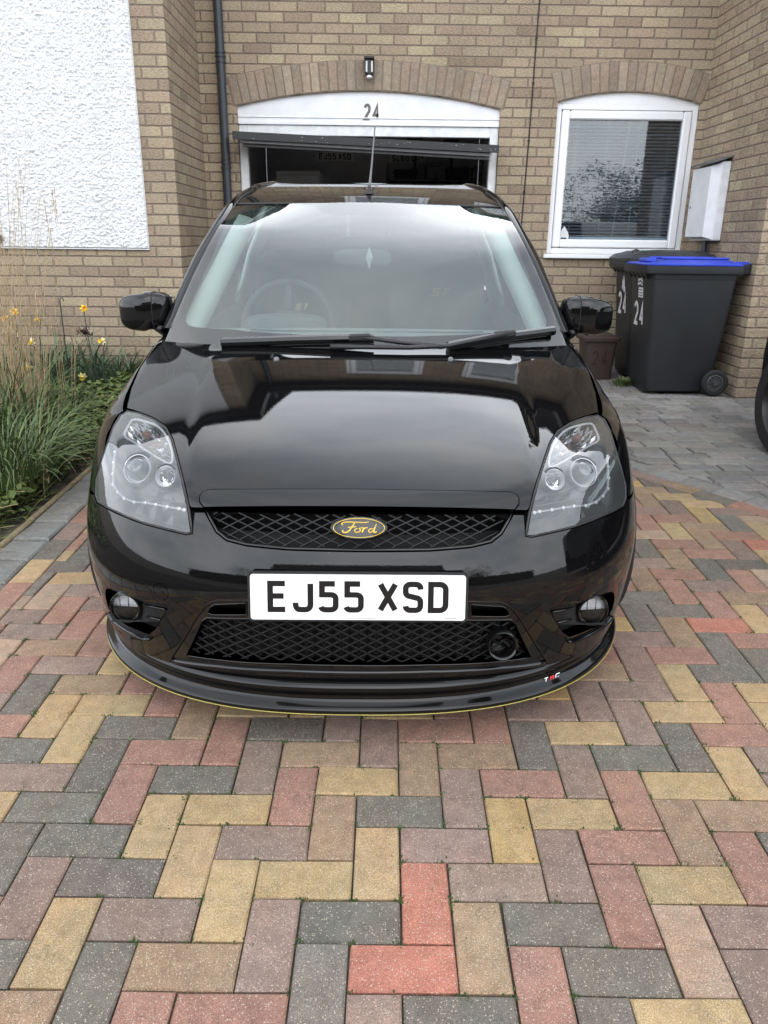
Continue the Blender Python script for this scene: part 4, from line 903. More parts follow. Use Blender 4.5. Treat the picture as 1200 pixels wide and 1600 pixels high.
b1 = atg(-40, 720); grass(b1[0], b1[1], 300, .4, .6, 'grass clump cut by the left border of the picture behind the arching one', 22, 1.2, .008, group=G_)
SG = 'strap leaved clumps along the wall'
for (a, b, n, h, lab) in ((70, 610, 70, .45, 'strap leaved clump at the left under the pale flowers'), (110, 600, 80, .5, 'strap leaved clump in front of the wall, below the tall yellow daffodil'), (150, 605, 90, .45, 'dense strap leaved clump in the middle of the wall bed'), (185, 610, 80, .38, 'strap leaved clump closest to the black car, by the wall'), (212, 612, 60, .34, 'short strap leaved clump just behind the car wing'), (20, 600, 60, .5, 'strap leaved clump at the far left below the wall')):
    b1 = atg(a, b); grass(b1[0], min(b1[1], 5.95), n, .26, h, lab, wd=.016, mat='strap_leaf', name='strap_leaf_plant', group=SG, dmul=.8)
def daff(fx, fy, Y, label, kind, face=(0, -1, .1), h=None, curve=.05, size=.029):
    p = Vector(at(fx, fy, Y)); g0 = gz(Y); t = thing('daffodil', label, 'daffodil', (p.x-curve, Y, g0), 'daffodils in the bed')
    b = Vector((p.x-curve, Y, g0)); pts = [b.lerp(p, k/6)+Vector((curve*(1-(1-k/6)**2)-curve*k/6, 0, 0)) for k in range(7)]
    back = -Vector(face).normalized()*.02; pts[-1] = p+back+Vector((0, 0, -.005)); mb = MB(); mb.tube(pts, .0038, 6); mb.build('stem', 'stem_dark', t, smooth=True)
    F = Vector(face).normalized(); U = F.cross(Vector((0, 0, 1))).normalized(); V = U.cross(F); mb = MB()
    for k in range(6):
        a = pi/3*k+.2; d = U*cos(a)+V*sin(a); s = U*-sin(a)+V*cos(a); q = p-F*.004
        mb.add([tuple(q+d*.006), tuple(q+d*size*.6+s*size*.36+F*.004), tuple(q+d*size*1.1-F*.004), tuple(q+d*size*.6-s*size*.36+F*.004)], [(0, 1, 2, 3)])
    pc, tcx = ('petal_pale', 'petal_yellow') if kind == 'pale' else ('petal_yellow', 'trumpet_orange')
    fl = mb.build('petals', pc, t); mb = MB(); mb.lathe(p, tuple(F), [(.006, -.004), (.010, .010), (.013, .020), (.018, .026), (.012, .020), (.004, .002)], 12); mb.build('trumpet', tcx, fl, smooth=True)
    return t
daff(131, 482, 5.75, 'tallest yellow daffodil, standing alone against the brick wall', 'y', (.5, -.8, .1), curve=-.07)
daff(22, 487, 5.3, 'yellow daffodil behind the straw stems, upper of the left pair', 'y', (.2, -1, .2))
daff(10, 498, 5.2, 'orange yellow daffodil at the far left edge, lower of the left pair', 'y', (-.6, -.8, 0), curve=.1)
daff(59, 499, 5.5, 'small orange daffodil drooping right of the straw stems', 'y', (-.8, -.4, -.3), size=.024)
daff(50, 534, 5.2, 'pale lemon daffodil among the straw stems', 'pale', (-.5, -.8, -.1))
daff(45, 572, 4.9, 'creamy white daffodil low among the straw stems', 'pale', (-.3, -.8, -.5))
daff(129, 588, 5.1, 'cream daffodil lowest of all, over the green ground cover', 'pale', (.1, -.8, -.5))
daff(160, 533, 5.7, 'pale yellow daffodil left of the car mirror', 'pale', (-.6, -.8, .1))
# dark seed head, bare cane
p = Vector(at(132, 520, 5.6)); t = thing('dried_flower', 'dried dark red flower head on a thin stalk before the wall', 'plant', (p.x, 5.6, gz(5.6))); MB().tube([(p.x+.03, 5.6, gz(5.6)), (p.x+.02, 5.6, p.z-.1), (p.x, 5.6, p.z)], .003, 5).build('stem', 'stem_dark', t); mb = MB()
for k in range(60): blade(mb, (p.x+random.gauss(0, .022), 5.6+random.gauss(0, .012), p.z+random.gauss(0, .010)), random.uniform(0, 6.3), .035, .012, random.uniform(.3, 1.4), .5, 2)
mb.build('flower_head', 'dry_leaf', t)
p = Vector(at(93, 466, 5.9)); mb = MB(); mb.tube([(p.x, 5.9, gz(5.9)), (p.x, 5.9, p.z-.02), (p.x+.005, 5.9, p.z), (p.x+.02, 5.9, p.z+.004), (p.x+.03, 5.9, p.z-.02)], .004, 6); tagit(mb.build('garden_hook', 'stem_dark', smooth=True), 'thin dark hooked garden stake in front of the wall', 'stake')
# ground cover: small rounded leaves
def leafpatch(mb, n, x0, x1, y0, y1, hmax, sz, dens=None):
    for _ in range(n):
        x = random.uniform(x0, x1); y = random.uniform(y0, y1); k = noise.noise(Vector((x*2.2, y*2.2, 7)))
        hh = hmax*(.35+.65*max(0, .5+k)); z = gz(y)+.02+hh*random.random()**.6; s = sz*random.uniform(.5, 1.3); a = random.uniform(0, 6.28); tl = random.uniform(-.7, .7); t2 = random.uniform(-.7, .7)
        d = Vector((cos(a), sin(a), tl)); e = Vector((-sin(a), cos(a), t2)); c = Vector((x, y, z)); f = [c, c+d*s*.5+e*s*.42, c+d*s*1.05+e*s*.15, c+d*s*1.05-e*s*.15, c+d*s*.5-e*s*.42]
        mb.add([tuple(v) for v in f], [(0, 1, 2, 3, 4)])
mb = MB(); leafpatch(mb, 16000, -2.6, XB-.33, 3.0, 5.6, .16, .030); leafpatch(mb, 5000, -3.8, -2.3, 2.6, 6.0, .16, .035); leafpatch(mb, 2500, -1.9, XB-.22, 5.2, 6.12, .2, .04)
for _ in range(260):
    y = random.uniform(2.4, 5); blade(mb, (XB-.30-random.uniform(0, .25), y, gz(y)), random.uniform(-1, 1), random.uniform(.12, .3), .006, random.uniform(.5, 1.2), 1.2, 5)
tagit(mb.build('ground_cover', 'cover_leaf'), 'low green ground cover filling the flower bed', 'ground cover', kind='stuff')
mb = MB()
for _ in range(260):
    y = random.uniform(2.5, 5.3); x = XB-.30-abs(random.gauss(0, .35)); a = random.uniform(0, 6.3); l = random.uniform(.03, .25)
    z = gz(y)+random.uniform(.0, .12); mb.tube([(x, y, z), (x+cos(a)*l, y+sin(a)*l, z+random.uniform(-.03, .04))], .0013, 3, cap=False)
tagit(mb.build('dead_stalks', 'straw'), 'dead straw coloured stalks lying in the bed', 'debris', kind='stuff')
# weed by the bin
b1 = atg(972, 603); t = thing('weed', 'small weed growing from the paving at the foot of the bins', 'plant', tuple(b1)); mb = MB()
for _ in range(160):
    a = random.uniform(0, 6.3); r = random.uniform(0, .09); blade(mb, (b1[0]+r*cos(a), b1[1]+r*sin(a)*.7, gz(b1[1])+random.uniform(0, .04)), a, random.uniform(.02, .05), .014, random.uniform(.2, 1.2), .8, 3)
mb.build('leaves', 'cover_leaf', t)

# ------------------------------------------------------------------ what stands across the road (seen mirrored in glass and paint)
def tree(x, y, h, r, label, n=9000):
    t = thing('tree', label, 'tree', (x, y, gz(y)), 'trees across the road'); mb = MB(); z0 = gz(y)-.04
    mb.tube([(x, y, z0), (x+.1, y, z0+h*.3), (x, y+.1, z0+h*.62)], [.22, .16, .07], 10)
    for k in range(9):
        a = random.uniform(0, 6.3); s = Vector((x+.05, y, z0+h*random.uniform(.25, .5))); e = s+Vector((cos(a)*r*.7, sin(a)*r*.7, h*random.uniform(.15, .35))); mb.tube([s, s.lerp(e, .5)+Vector((0, 0, .2)), e], [.08, .05, .02], 6)
    mb.build('trunk', 'bark', t, smooth=True); mb = MB(); cl = [(Vector((x+random.gauss(0, r*.45), y+random.gauss(0, r*.45), z0+h*random.uniform(.38, .92))), r*random.uniform(.25, .5)) for _ in range(16)]
    for _ in range(n):
        c, cr_ = random.choice(cl); d = Vector((random.gauss(0, 1), random.gauss(0, 1), random.gauss(0, 1))).normalized()*cr_*random.uniform(.4, 1.05)**.5; q = c+d; s = random.uniform(.035, .085); a = Vector((random.gauss(0, 1), random.gauss(0, 1), random.gauss(0, 1))).normalized()*s; b_ = a.orthogonal().normalized()*s*.35
        mb.add([tuple(q-a), tuple(q+b_), tuple(q+a), tuple(q-b_)], [(0, 1, 2, 3)])
    mb.build('crown', 'tree_leaf', t)
tree(-6.5, -19, 3.2, 3.2, 'leafy tree across the road, left of the three, mirrored in the window')
tree(2.5, -22, 3.3, 3.4, 'leafy tree across the road, middle of the three, mirrored in the window')
tree(10.5, -19, 3.4, 3.2, 'leafy tree across the road, right of the three, mirrored in the window')
t = thing('hedge', 'clipped dark hedge across the road, mirrored in the car bumper', 'hedge', (0, -13, gz(-13))); mb = MB(); z0 = gz(-13)-.04
mb.blob((0, -13, z0+.85), (34, 1.0, 1.8), .3, 60, 16, fn=lambda p: p+Vector((0, noise.noise(p*1.7)*.2, noise.noise(p*1.3+Vector((3, 0, 0)))*.25))); 
mb.build('branches', 'bark', t)
mb = MB()
for _ in range(9000):
    x = random.uniform(-17, 17); y = -13+random.choice((-1, 1))*.5*random.uniform(.8, 1.2) if random.random() < .6 else -13+random.uniform(-.5, .5); z = z0+random.uniform(.05, 1.85) if abs(y+13) > .39 else z0+1.8+random.gauss(0, .08)
    q = Vector((x, y, z)); a = Vector((random.gauss(0, 1), random.gauss(0, 1), random.gauss(0, 1))).normalized()*.09; b_ = a.orthogonal().normalized()*.06; mb.add([tuple(q-a), tuple(q+b_), tuple(q+a), tuple(q-b_)], [(0, 1, 2, 3)])
mb.build('foliage', 'tree_leaf', t)
mb = MB(); mb.grid([[(x, y, gz(-9)-.03+.001*0) for x in (-60, 60)] for y in (-11.5, -5.5)]); mb.build('road', 'asphalt', kind='structure')
t = thing('opposite_house', 'brick house across the road, mirrored faintly in the glass', 'house', (-1, -30, gz(-30)))
MB().box(-11, 9, -36, -30, -.2, 5).build('wall', 'brick_x', t)
mb = MB(); mb.add([(-11.4, -29.6, 5.001), (9.4, -29.6, 5.001), (9.4, -33, 7.6), (-11.4, -33, 7.6), (-11.4, -36.4, 5.001), (9.4, -36.4, 5.001)], [(0, 1, 2, 3), (3, 2, 5, 4), (0, 3, 4), (1, 5, 2)]); mb.build('roof', 'roof_tile', t)
for x in (-9, -5, -1, 3, 6.5):
    for z in (.9, 3.3):
        wv = MB().box(x, x+1.4, -29.999, -29.94, z, z+1.2, .01).build('window', 'upvc', t); MB().box(x+.1, x+1.3, -29.939, -29.93, z+.1, z+1.1).build('pane', 'room_dark', wv)

# ================================================================== THE CAR
CX = -.042
car = thing('parked_car', 'glossy black hatchback facing the camera on the block paved drive', 'car', (CX, 3.4, gz(3.4)))
def smtab(xs, ys, sig):
    X = np.linspace(xs[0]-.3, xs[-1]+.3, 1400); Y = np.interp(X, xs, ys)
    s0 = (ys[1]-ys[0])/(xs[1]-xs[0]); s1 = (ys[-1]-ys[-2])/(xs[-1]-xs[-2]); Y = np.where(X < xs[0], ys[0]+s0*(X-xs[0]), Y); Y = np.where(X > xs[-1], ys[-1]+s1*(X-xs[-1]), Y)
    dx = X[1]-X[0]; k = np.arange(-int(3*sig/dx), int(3*sig/dx)+1); g = np.exp(-.5*(k*dx/sig)**2); g /= g.sum(); Yp = np.pad(Y, len(k)//2, mode='reflect', reflect_type='odd'); Y = np.convolve(Yp, g, 'valid')
    return lambda v: np.interp(v, X, Y)
fYc = smtab([.10, .20, .30, .40, .435, .46, .49, .53, .565, .60, .65, .70, .78, .9, 1.1], [1.705, 1.70, 1.698, 1.695, 1.696, 1.699, 1.706, 1.718, 1.730, 1.744, 1.768, 1.80, 1.87, 2.0, 2.28], .016)
fzc = smtab([1.6, 1.78, 1.95, 2.1, 2.25, 2.4, 2.55, 2.7, 2.9, 3.2, 4.0, 5.6], [.565, .65, .722, .773, .818, .857, .891, .918, .954, .975, 1.0, 1.03], .06)
fcr = smtab([1.5, 2.5, 2.7, 2.95, 5.5], [.10, .10, .075, .04, .02], .05)
fW = smtab([.1, .2, .3, .45, .6, .75, .9, 1.05], [.780, .800, .826, .842, .838, .822, .79, .75], .05)
flean = smtab([.3, .43, .46, .50, .54, .58, .62, .66, .72, .9], [0, .0, .003, .011, .022, .034, .047, .06, .078, .1], .015)
def sst(t): t = np.clip(t, 0, 1); return t*t*(3-2*t)
def Ff(P):
    u = np.abs(P[..., 0]); y = P[..., 1]; z = P[..., 2]
    dome = .0052*.5*(1-np.tanh((u-(.475+(y-2.1)*.12))/.013))*sst((y-1.70)/.35)*sst((2.80-y)/.14)
    zb = fzc(y)-fcr(y)*(.35*u**2+1.05*u**4)+dome; a = z-zb
    W = fW(z)-flean(z)*np.clip((2.40-y)/.45, 0, 1); Lz = 2.3-fYc(z)
    t = (u/W)**2.7+(np.maximum(0, 2.3-y)/Lz)**2+(np.maximum(0, y-4.85)/.68)**2.4
    b = (np.sqrt(t+1e-9)-1)*.6; k = .05+.11*np.clip(u/.84, 0, 1)**9
    h = np.maximum(k-np.abs(a-b), 0)/k
    return np.maximum(a, b)+h*h*h*k/6
def grad(P):
    e = 1e-4; g = np.stack([(Ff(P+d)-Ff(P-d)) for d in np.eye(3)*e], -1); return g/(np.linalg.norm(g, axis=-1, keepdims=True)+1e-12)
def cast(O, D, t0, t1, n=160, inv=False):
    O = np.asarray(O, float); D = np.asarray(D, float); ts = np.linspace(t0, t1, n); lo = np.full(len(O), t0); hi = np.full(len(O), t1); found = np.zeros(len(O), bool)
    f0 = Ff(O+D*t0)
    for k in range(1, n):
        f1 = Ff(O+D*ts[k]); c = (~found) & ((f0 > 0) != (f1 > 0)); lo[c] = ts[k-1]; hi[c] = ts[k]; found |= c; f0 = f1
    fl = Ff(O+D*lo[:, None])
    for _ in range(34):
        mid = (lo+hi)/2; fm = Ff(O+D*mid[:, None]); s = (fl > 0) == (fm > 0); lo = np.where(s, mid, lo); hi = np.where(s, hi, mid)
    return O+D*((lo+hi)/2)[:, None], found
AX = 2.45
def P_front(q, sg=1): q = np.asarray(q); D = np.c_[q[:, 0]*sg, np.ones(len(q)), q[:, 1]]; return cast(np.tile([0, 0, CH], (len(q), 1)), D, 1.3, 3.6)
def P_cyl(q, sg=1): q = np.asarray(q); th = q[:, 0]/.8; return cast(np.c_[0*th, 0*th+AX, q[:, 1]], np.c_[np.sin(th)*sg, -np.cos(th), 0*th], .2, 1.3, inv=True)
def P_side(q, sg=1): q = np.asarray(q); return cast(np.c_[np.full(len(q), 1.2*sg), q[:, 0], q[:, 1]], np.tile([-1.*sg, 0, 0], (len(q), 1)), 0, 1.19)
def P_top(q, sg=1): q = np.asarray(q); return cast(np.c_[q[:, 0]*sg, q[:, 1], np.full(len(q), 1.3)], np.tile([0, 0, -1.], (len(q), 1)), 0, 1.)
def hit(px, py):
    D = ray(px, py); P, ok = cast(np.array([[-CX, 0, CH]]), D[None], 1.2, 3.8, 400); P = P[0].copy(); P[0] = abs(P[0])
    if not ok[0]: print('MISS', px, py)
    return P
to_front = lambda P: (P[0]/P[1], (P[2]-CH)/P[1])
to_cyl = lambda P: (atan2(P[0], AX-P[1])*.8, P[2])
to_side = lambda P: (P[1], P[2])
to_top = lambda P: (P[0], P[1])
def H(pts, to): return [to(hit(*p)) for p in pts]
def mirror(half): return half+[(-a, b) for a, b in half[::-1] if abs(a) > 1e-6]
def offset_poly(poly, d):      # move inwards by d
    n = len(poly); A = sum(poly[i][0]*poly[(i+1) % n][1]-poly[(i+1) % n][0]*poly[i][1] for i in range(n)); s = 1 if A > 0 else -1; out = []
    for i in range(n):
        p0, p1, p2 = np.array(poly[i-1]), np.array(poly[i]), np.array(poly[(i+1) % n]); a = p1-p0; b = p2-p1; a = a/(np.linalg.norm(a)+1e-12); b = b/(np.linalg.norm(b)+1e-12)
        na = np.array([-a[1], a[0]]); nb = np.array([-b[1], b[0]]); m = na+nb; l = np.linalg.norm(m); m = m/l if l > .3 else na; out.append(tuple(p1+m*s*d/max(.5, m@na)))
    return out
def panel(name, outer, holes, proj, mat, parent, s=.02, off=0., skirt=.015, sg=1, gap=.0, roll=.003, **k):
    if gap: outer = offset_poly(outer, gap)
    V, F, bd = cdt(outer, holes, s); P, ok = proj(V, sg)
    F = np.array([f for f in F if ok[f].all()]); 
    cnt = {(f[a], f[(a+1) % 3]) for f in F for a in range(3)}; bd = [e for e in cnt if (e[1], e[0]) not in cnt]
    Nn = grad(P); used = np.unique(F); re = -np.ones(len(V), int); re[used] = np.arange(len(used)); P = P[used]+Nn[used]*off; Nn = Nn[used]; F = re[F]; bd = [(re[a], re[b]) for a, b in bd]
    fl = np.cross(P[F[:, 1]]-P[F[:, 0]], P[F[:, 2]]-P[F[:, 0]]); flip = (fl*Nn[F[:, 0]]).sum(1) < 0; F[flip] = F[flip][:, ::-1]
    sgnb = -1 if flip.mean() > .5 else 1
    Pw = P+np.array([CX, 0, 0]); vs = list(Pw); ns = list(Nn); fs = [tuple(int(i) for i in f) for f in F]
    if skirt:
        # rolled edge: the skin turns inwards over a small radius, then a return flange
        idx = sorted({i for e in bd for i in e}); outv = {i: np.zeros(3) for i in idx}
        for a, b in bd:
            t = P[b]-P[a]; o = np.cross(t, Nn[a])*sgnb; l = np.linalg.norm(o); o = o/(l+1e-12); outv[a] += o; outv[b] += o
        m0 = {}; m1 = {}; m2 = {}
        for i in idx:
            o = outv[i]/(np.linalg.norm(outv[i])+1e-9); n = Nn[i]
            m0[i] = len(vs); vs.append(Pw[i]+o*roll*.8-n*roll*.35); ns.append((n+o)/np.linalg.norm(n+o))
            m1[i] = len(vs); vs.append(Pw[i]+o*roll-n*roll*1.2); ns.append(o)
            m2[i] = len(vs); vs.append(Pw[i]+o*roll*.9-n*skirt); ns.append(o)
        for a, b in bd:
            for A, B in ((None, m0), (m0, m1), (m1, m2)):
                q = (a if A is None else A[a], b if A is None else A[b], B[b], B[a]); fs.append(q if sgnb > 0 else q[::-1])
    mb = MB(); mb.add([tuple(v) for v in vs], [tuple(int(i) for i in f) for f in fs])
    return mb.build(name, mat, parent, normals=[tuple(n) for n in ns], **k)
def surf(q, proj, off=0, sg=1):
    P, ok = proj(np.asarray(q, float), sg); n = grad(P); return P+n*off+np.array([CX, 0, 0]), n
W_ = lambda P: tuple(np.asarray(P)+np.array([CX, 0, 0]))

# ---- traced outlines (left side of the picture, then mirrored)
LAMP = [(197.5, 640.7), (216, 644), (239, 653), (259, 667), (269, 686), (275, 709), (285, 749), (294, 792), (300, 833), (291, 834.5), (253.5, 825.5), (225, 818), (196, 807), (164.5, 792), (151.5, 784), (147.5, 772), (148.7, 749), (156, 723.5), (164.5, 697.6), (176, 666), (187.5, 647)]
lampf = H(LAMP, to_front); lamp3 = [hit(*p) for p in LAMP]
# bonnet in plan
bon = H([(560, 797), (450, 797), (380, 797), (330, 797), (312, 797)], to_top)+[(to_top(hit(298, 797)))]
bon += [to_top(p) for p in lamp3[7:0:-1]]+[to_top(hit(196.5, 638))]
bon += H([(204, 607), (217, 577), (230, 557), (243, 538)], to_top)+[(.70, 2.835), (.60, 2.785), (.45, 2.725), (.25, 2.680), (0, 2.665)]
bon[0] = (0, bon[0][1])
bonnet = panel('bonnet', mirror(bon), [], P_top, 'paint', car, s=.022, skirt=.02, gap=.004)
# bonnet edge deflector
lip = H([(560, 770), (330, 770), (320, 772.5), (315.5, 778), (315.5, 786), (322, 794), (560, 795)], to_front); lip[0] = (0, lip[0][1]); lip[-1] = (0, lip[-1][1])
panel('bonnet_deflector', mirror(lip), [], P_front, 'gloss_black', bonnet, s=.012, off=.012, skirt=.015, roll=.004)
# upper grille opening
gr = H([(560, 797), (322, 797), (328, 812), (338, 830), (354, 843), (385, 851), (450, 857.5), (560, 860)], to_front); gr[0] = (0, gr[0][1]); gr[-1] = (0, gr[-1][1])
# bumper skin in unrolled coordinates
archp = lambda a, r=.345: (2.46-r*cos(radians(a)), .36+r*sin(radians(a)))
def side3(y, z): P, ok = P_side([(y, z)]); return P[0]
bump = H([(560, 861), (450, 858.5), (385, 852), (354, 844), (338, 831), (328, 813), (321, 799), (303, 799)], to_cyl); bump[0] = (0, bump[0][1])
bump += [to_cyl(p) for p in lamp3[8:16]]+[to_cyl(side3(2.10, .578)), to_cyl(side3(2.185, .576))]
bump += [to_cyl(side3(*archp(a))) for a in (30, 15, 0, -12, -24)]+[to_cyl(side3(2.16, .195))]
bump += [(.9, .188), (.8, .186), (.5, .183), (.25, .182), (0, .182)]
ins = H([(560, 938), (393, 938), (340, 938), (330, 941), (320, 948), (308, 962), (285, 1000), (262, 1037), (258, 1046)], to_cyl)+[(.30, .198), (0, .198)]; ins[0] = (0, ins[0][1])
ins[-3] = (ins[-3][0], max(ins[-3][1], .199)); insm = mirror(ins)
fogp = H([(222.5, 939), (262, 945), (262, 953), (238, 993), (218, 986), (200, 978), (182, 968), (169, 950), (164, 930), (166, 918), (180, 922), (200, 930)], to_cyl); fogp = smoothpoly(fogp, 1)
tow = hit(251, 925); tc_ = to_cyl(tow); towp = [(tc_[0]+.023*cos(a), tc_[1]+.023*sin(a)) for a in np.linspace(0, 2*pi, 25)[:-1]]
bumper = panel('front_bumper', mirror(bump), [insm, fogp, [(-a, b) for a, b in fogp], [(-a, b) for a, b in towp]], P_cyl, 'paint', car, s=.02, skirt=.03, gap=.003)
panel('towing_eye_cover', offset_poly([(-a, b) for a, b in towp], .0015), [], P_cyl, 'paint', bumper, s=.012, skirt=.01, roll=.001)
# lower centre insert
meshp = H([(560, 969), (440, 968.5), (322, 968), (314, 974), (302, 1000), (290, 1025), (340, 1032), (450, 1038.5), (560, 1041)], to_cyl); meshp[0] = (0, meshp[0][1]); meshp[-1] = (0, meshp[-1][1]); meshm = mirror(meshp)
vent = H([(323.5, 958), (327, 951), (334, 946), (384, 943.5), (384, 961), (330, 961)], to_cyl)
insert = panel('lower_grille_surround', offset_poly(insm, .004), [meshm, vent, [(-a, b) for a, b in vent]], P_cyl, 'gloss_black', car, s=.015, off=-.004, skirt=.03)
# ledge under the lower mesh and thin raised edges
def rail(q, off, rad, name, mat, parent, proj=P_cyl, flat=1., closed=False, sg=1, sides=8):
    q = densify(q, .02, closed); P, n = surf(q, proj, off, sg); mb = MB(); mb.tube(P, rad, sides, closed=closed, flat=flat); return mb.build(name, mat, parent, smooth=True)
low = H([(270, 1033), (300, 1038), (340, 1042), (450, 1049), (560, 1052)], to_cyl); low[-1] = (0, low[-1][1]); low = low+[(-a, b) for a, b in low[:-1][::-1]]
rail(low, -.002, .008, 'grille_ledge', 'gloss_black', insert)
rail(offset_poly(meshm, -.002), -.006, .003, 'mesh_rim', 'gloss_black', insert, closed=True)
rail(insm, -.003, .0035, 'insert_edge', 'gloss_black', insert, closed=True)
for sg in (-1, 1): rail(offset_poly(vent, -.001), -.003, .0022, 'vent_rim', 'gloss_black', insert, closed=True, sg=sg)
# diamond meshes
def lattice(poly, proj, off, pu, pv, rad, skew=None, hbar=False):
    mb = MB(); A = np.array(poly); x0, y0 = A.min(0); x1, y1 = A.max(0); sl = pv/pu; lines = []
    for s in (1, -1):
        c = y0-sl*(x1-x0)-pv
        c = floor(c/pv)*pv
        while c < y1+sl*(x1-x0)+pv: lines.append((s*sl, c)); c += pv
    if hbar:
        c = floor(y0/(pv/2))*(pv/2)
        while c < y1: lines.append((0, c)); c += pv/2*hbar
    for m, c in lines:
        xs = np.arange(x0, x1, .006); q = np.c_[xs, m*(xs if True else 0)+c]; ok = pip(q, poly); i = 0
        while i < len(xs):
            if ok[i]:
                j = i
                while j+1 < len(xs) and ok[j+1]: j += 1
                if j-i >= 1:
                    seg = q[i:j+1:3] if j-i > 3 else q[i:j+1]
                    if len(seg) > 1: P, n = surf(seg, proj, off); mb.tube(P, rad, 4, flat=2.2)
                i = j+1
            else: i += 1
    return mb
def build_lat(m, name, parent): return m.build(name, 'mesh_black' if 'upper' in name else 'mesh_dark', parent, smooth=False)
ug = build_lat(lattice(mirror(gr), P_front, -.018, .0262, .0150, .0012), 'upper_grille', car)
rail(gr[1:]+[(-a, b) for a, b in gr[1:-1][::-1]], -.006, .0045, 'grille_rim', 'gloss_black', ug, proj=P_front)
lg = build_lat(lattice(offset_poly(meshm, -.003), P_cyl, -.016, .047, .0245, .0013, hbar=False), 'lower_grille', car)
build_lat(lattice(offset_poly(meshm, -.003), P_cyl, -.034, .0235, .0245, .0012), 'grille_inner_layer', lg)
# intake ring on the right of the lower mesh
P0 = at(785, 1008, 1.712); mb = MB(); mb.lathe(P0, (0, -1, .10), [(.030, -.05), (.030, .0), (.032, .008), (.036, .010), (.039, .006), (.040, -.01), (.040, -.03)], 40); mb.lathe(P0, (0, -1, .1), [(.0, -.048), (.031, -.048)], 40)
mb.build('intake_ring', 'gloss_black', insert, smooth=50)
# dark structure behind all gaps
mb = MB(); ss = np.linspace(-1.05, 1.05, 60); zs = np.linspace(.16, .60, 16); rows = []
for z in zs: P, n = surf([(s, z) for s in ss], P_cyl, -.075); rows.append([tuple(p) for p in P])
mb.grid(rows); rows = []
for y in np.linspace(1.80, 2.9, 24): P, n = surf([(x, y) for x in np.linspace(-.69, .69, 30)], P_top, -.045); rows.append([tuple(p) for p in P])
mb.grid(rows); mb.build('inner_structure', 'deep_black', car, smooth=True)

# ---- wings, doors, rear quarters, tail
for sg in (-1, 1):
    wing = [to_side(p) for p in lamp3[15:21]]+[to_side(lamp3[0])]
    wing += [to_side(hit(*p)) for p in ((196.5, 638), (204, 607), (217, 577), (230, 557), (243, 538))]+[(2.86, .925), (2.94, .94), (2.945, .93), (2.945, .20), (2.80, .20)]
    wing += [archp(a) for a in (210, 195, 180, 165, 150, 135, 120, 105, 90, 75, 60, 45, 38)]+[(2.10, .583)]
    panel('front_wing', wing, [], P_side, 'paint', car, s=.022, skirt=.02, sg=sg, gap=.002)
    door = [(2.955, .94), (2.955, .22), (3.05, .20), (4.15, .20), (4.25, .30), (4.28, .6), (4.27, .955), (3.6, .95)]
    d = panel('door', door, [], P_side, 'paint', car, s=.04, skirt=.02, sg=sg, gap=.002)
    P, n = surf([(4.12, .83), (4.02, .83)], P_side, .018, sg); MB().tube([P[0]-np.array([0, 0, 0]), (P[0]+P[1])/2+n[0]*.008, P[1]], .011, 8).build('door_handle', 'gloss_black', d, smooth=True)
    ar2 = lambda a: (4.946-.345*cos(radians(a)), .385+.345*sin(radians(a)))
    rq = [(4.265, .955), (4.29, .6), (4.26, .30), (4.20, .21), (4.62, .22)]+[ar2(a) for a in range(-28, 210, 12)]+[(5.3, .25), (5.44, .30), (5.44, .95), (5.1, .975), (4.6, .965)]
    panel('rear_quarter', rq, [], P_side, 'paint', car, s=.04, skirt=.02, sg=sg, gap=.002)
    mb = MB(); mb.box(CX+sg*.74-.03, CX+sg*.74+.03, 2.86, 4.55, .13, .23, .01); mb.build('side_skirt', 'gloss_black', car)
    # wheels
    for y in (2.46, 4.946):
        c = (CX+sg*(.734 if y < 3 else .722), y, gz(y)+.298); mb = MB(); mb.lathe(c, (sg, 0, 0), [(.215, -.095), (.26, -.105), (.288, -.10), (.297, -.085), (.298, 0), (.297, .085), (.288, .10), (.26, .105), (.215, .095)], 72)
        for k in range(64):
            a = 2*pi*k/64; A = Matrix.Translation(c) @ Matrix.Rotation(a, 4, 'X')
            for s2 in (-1, 1): mb.box(s2*.05-.032, s2*.05+.032, -.009, .009, .2965, .3005, M=A)
        wh = mb.build('wheel', 'rubber', car, smooth=35); mb = MB(); mb.lathe(c, (sg, 0, 0), [(.215, -.09), (.21, .0), (.205, .06), (.213, .09), (.218, .092)], 48); mb.lathe(c, (sg, 0, 0), [(0, .06), (.03, .06), (.04, .04)], 24)
        for k in range(11): a = 2*pi*k/11; A = Matrix.Translation(c) @ Matrix.Rotation(a, 4, 'X'); mb.box(sg*.055-.012, sg*.055+.012, -.011, .011, .02, .212, .004, M=A)
        mb.build('rim', 'alloy', wh, smooth=35)
        mb = MB(); th = np.linspace(0, pi, 18); mb.grid([[(CX+sg*x, y-.36*cos(t), .36+.36*sin(t)) for t in th] for x in (.45, .80)]); mb.build('wheel_arch_liner', 'deep_black', car, smooth=True)
tail = [(x, z) for x, z in ((-.9, .22), (.9, .22), (.9, .96), (-.9, .96))]
mb = MB(); rows = []
for z in np.linspace(.24, .97, 14):
    q = [(th*.8, z) for th in np.linspace(-1.25, 1.25, 40)]; O = np.array([[0, 4.8, z]]*40); D = np.array([[sin(a/.8), cos(a/.8), 0] for a, _ in q]); P, ok = cast(O, D, .2, 1.2); rows.append([W_(p) for p in P])
mb.grid(rows); mb.build('tailgate', 'paint', car, smooth=True)
MB().box(CX-.58, CX+.58, 2.1, 5.3, .19, .22).build('floor_pan', 'deep_black', car)
MB().box(CX-.66, CX+.66, 1.95, 2.6, .45, .60).build('engine_bay', 'deep_black', car)

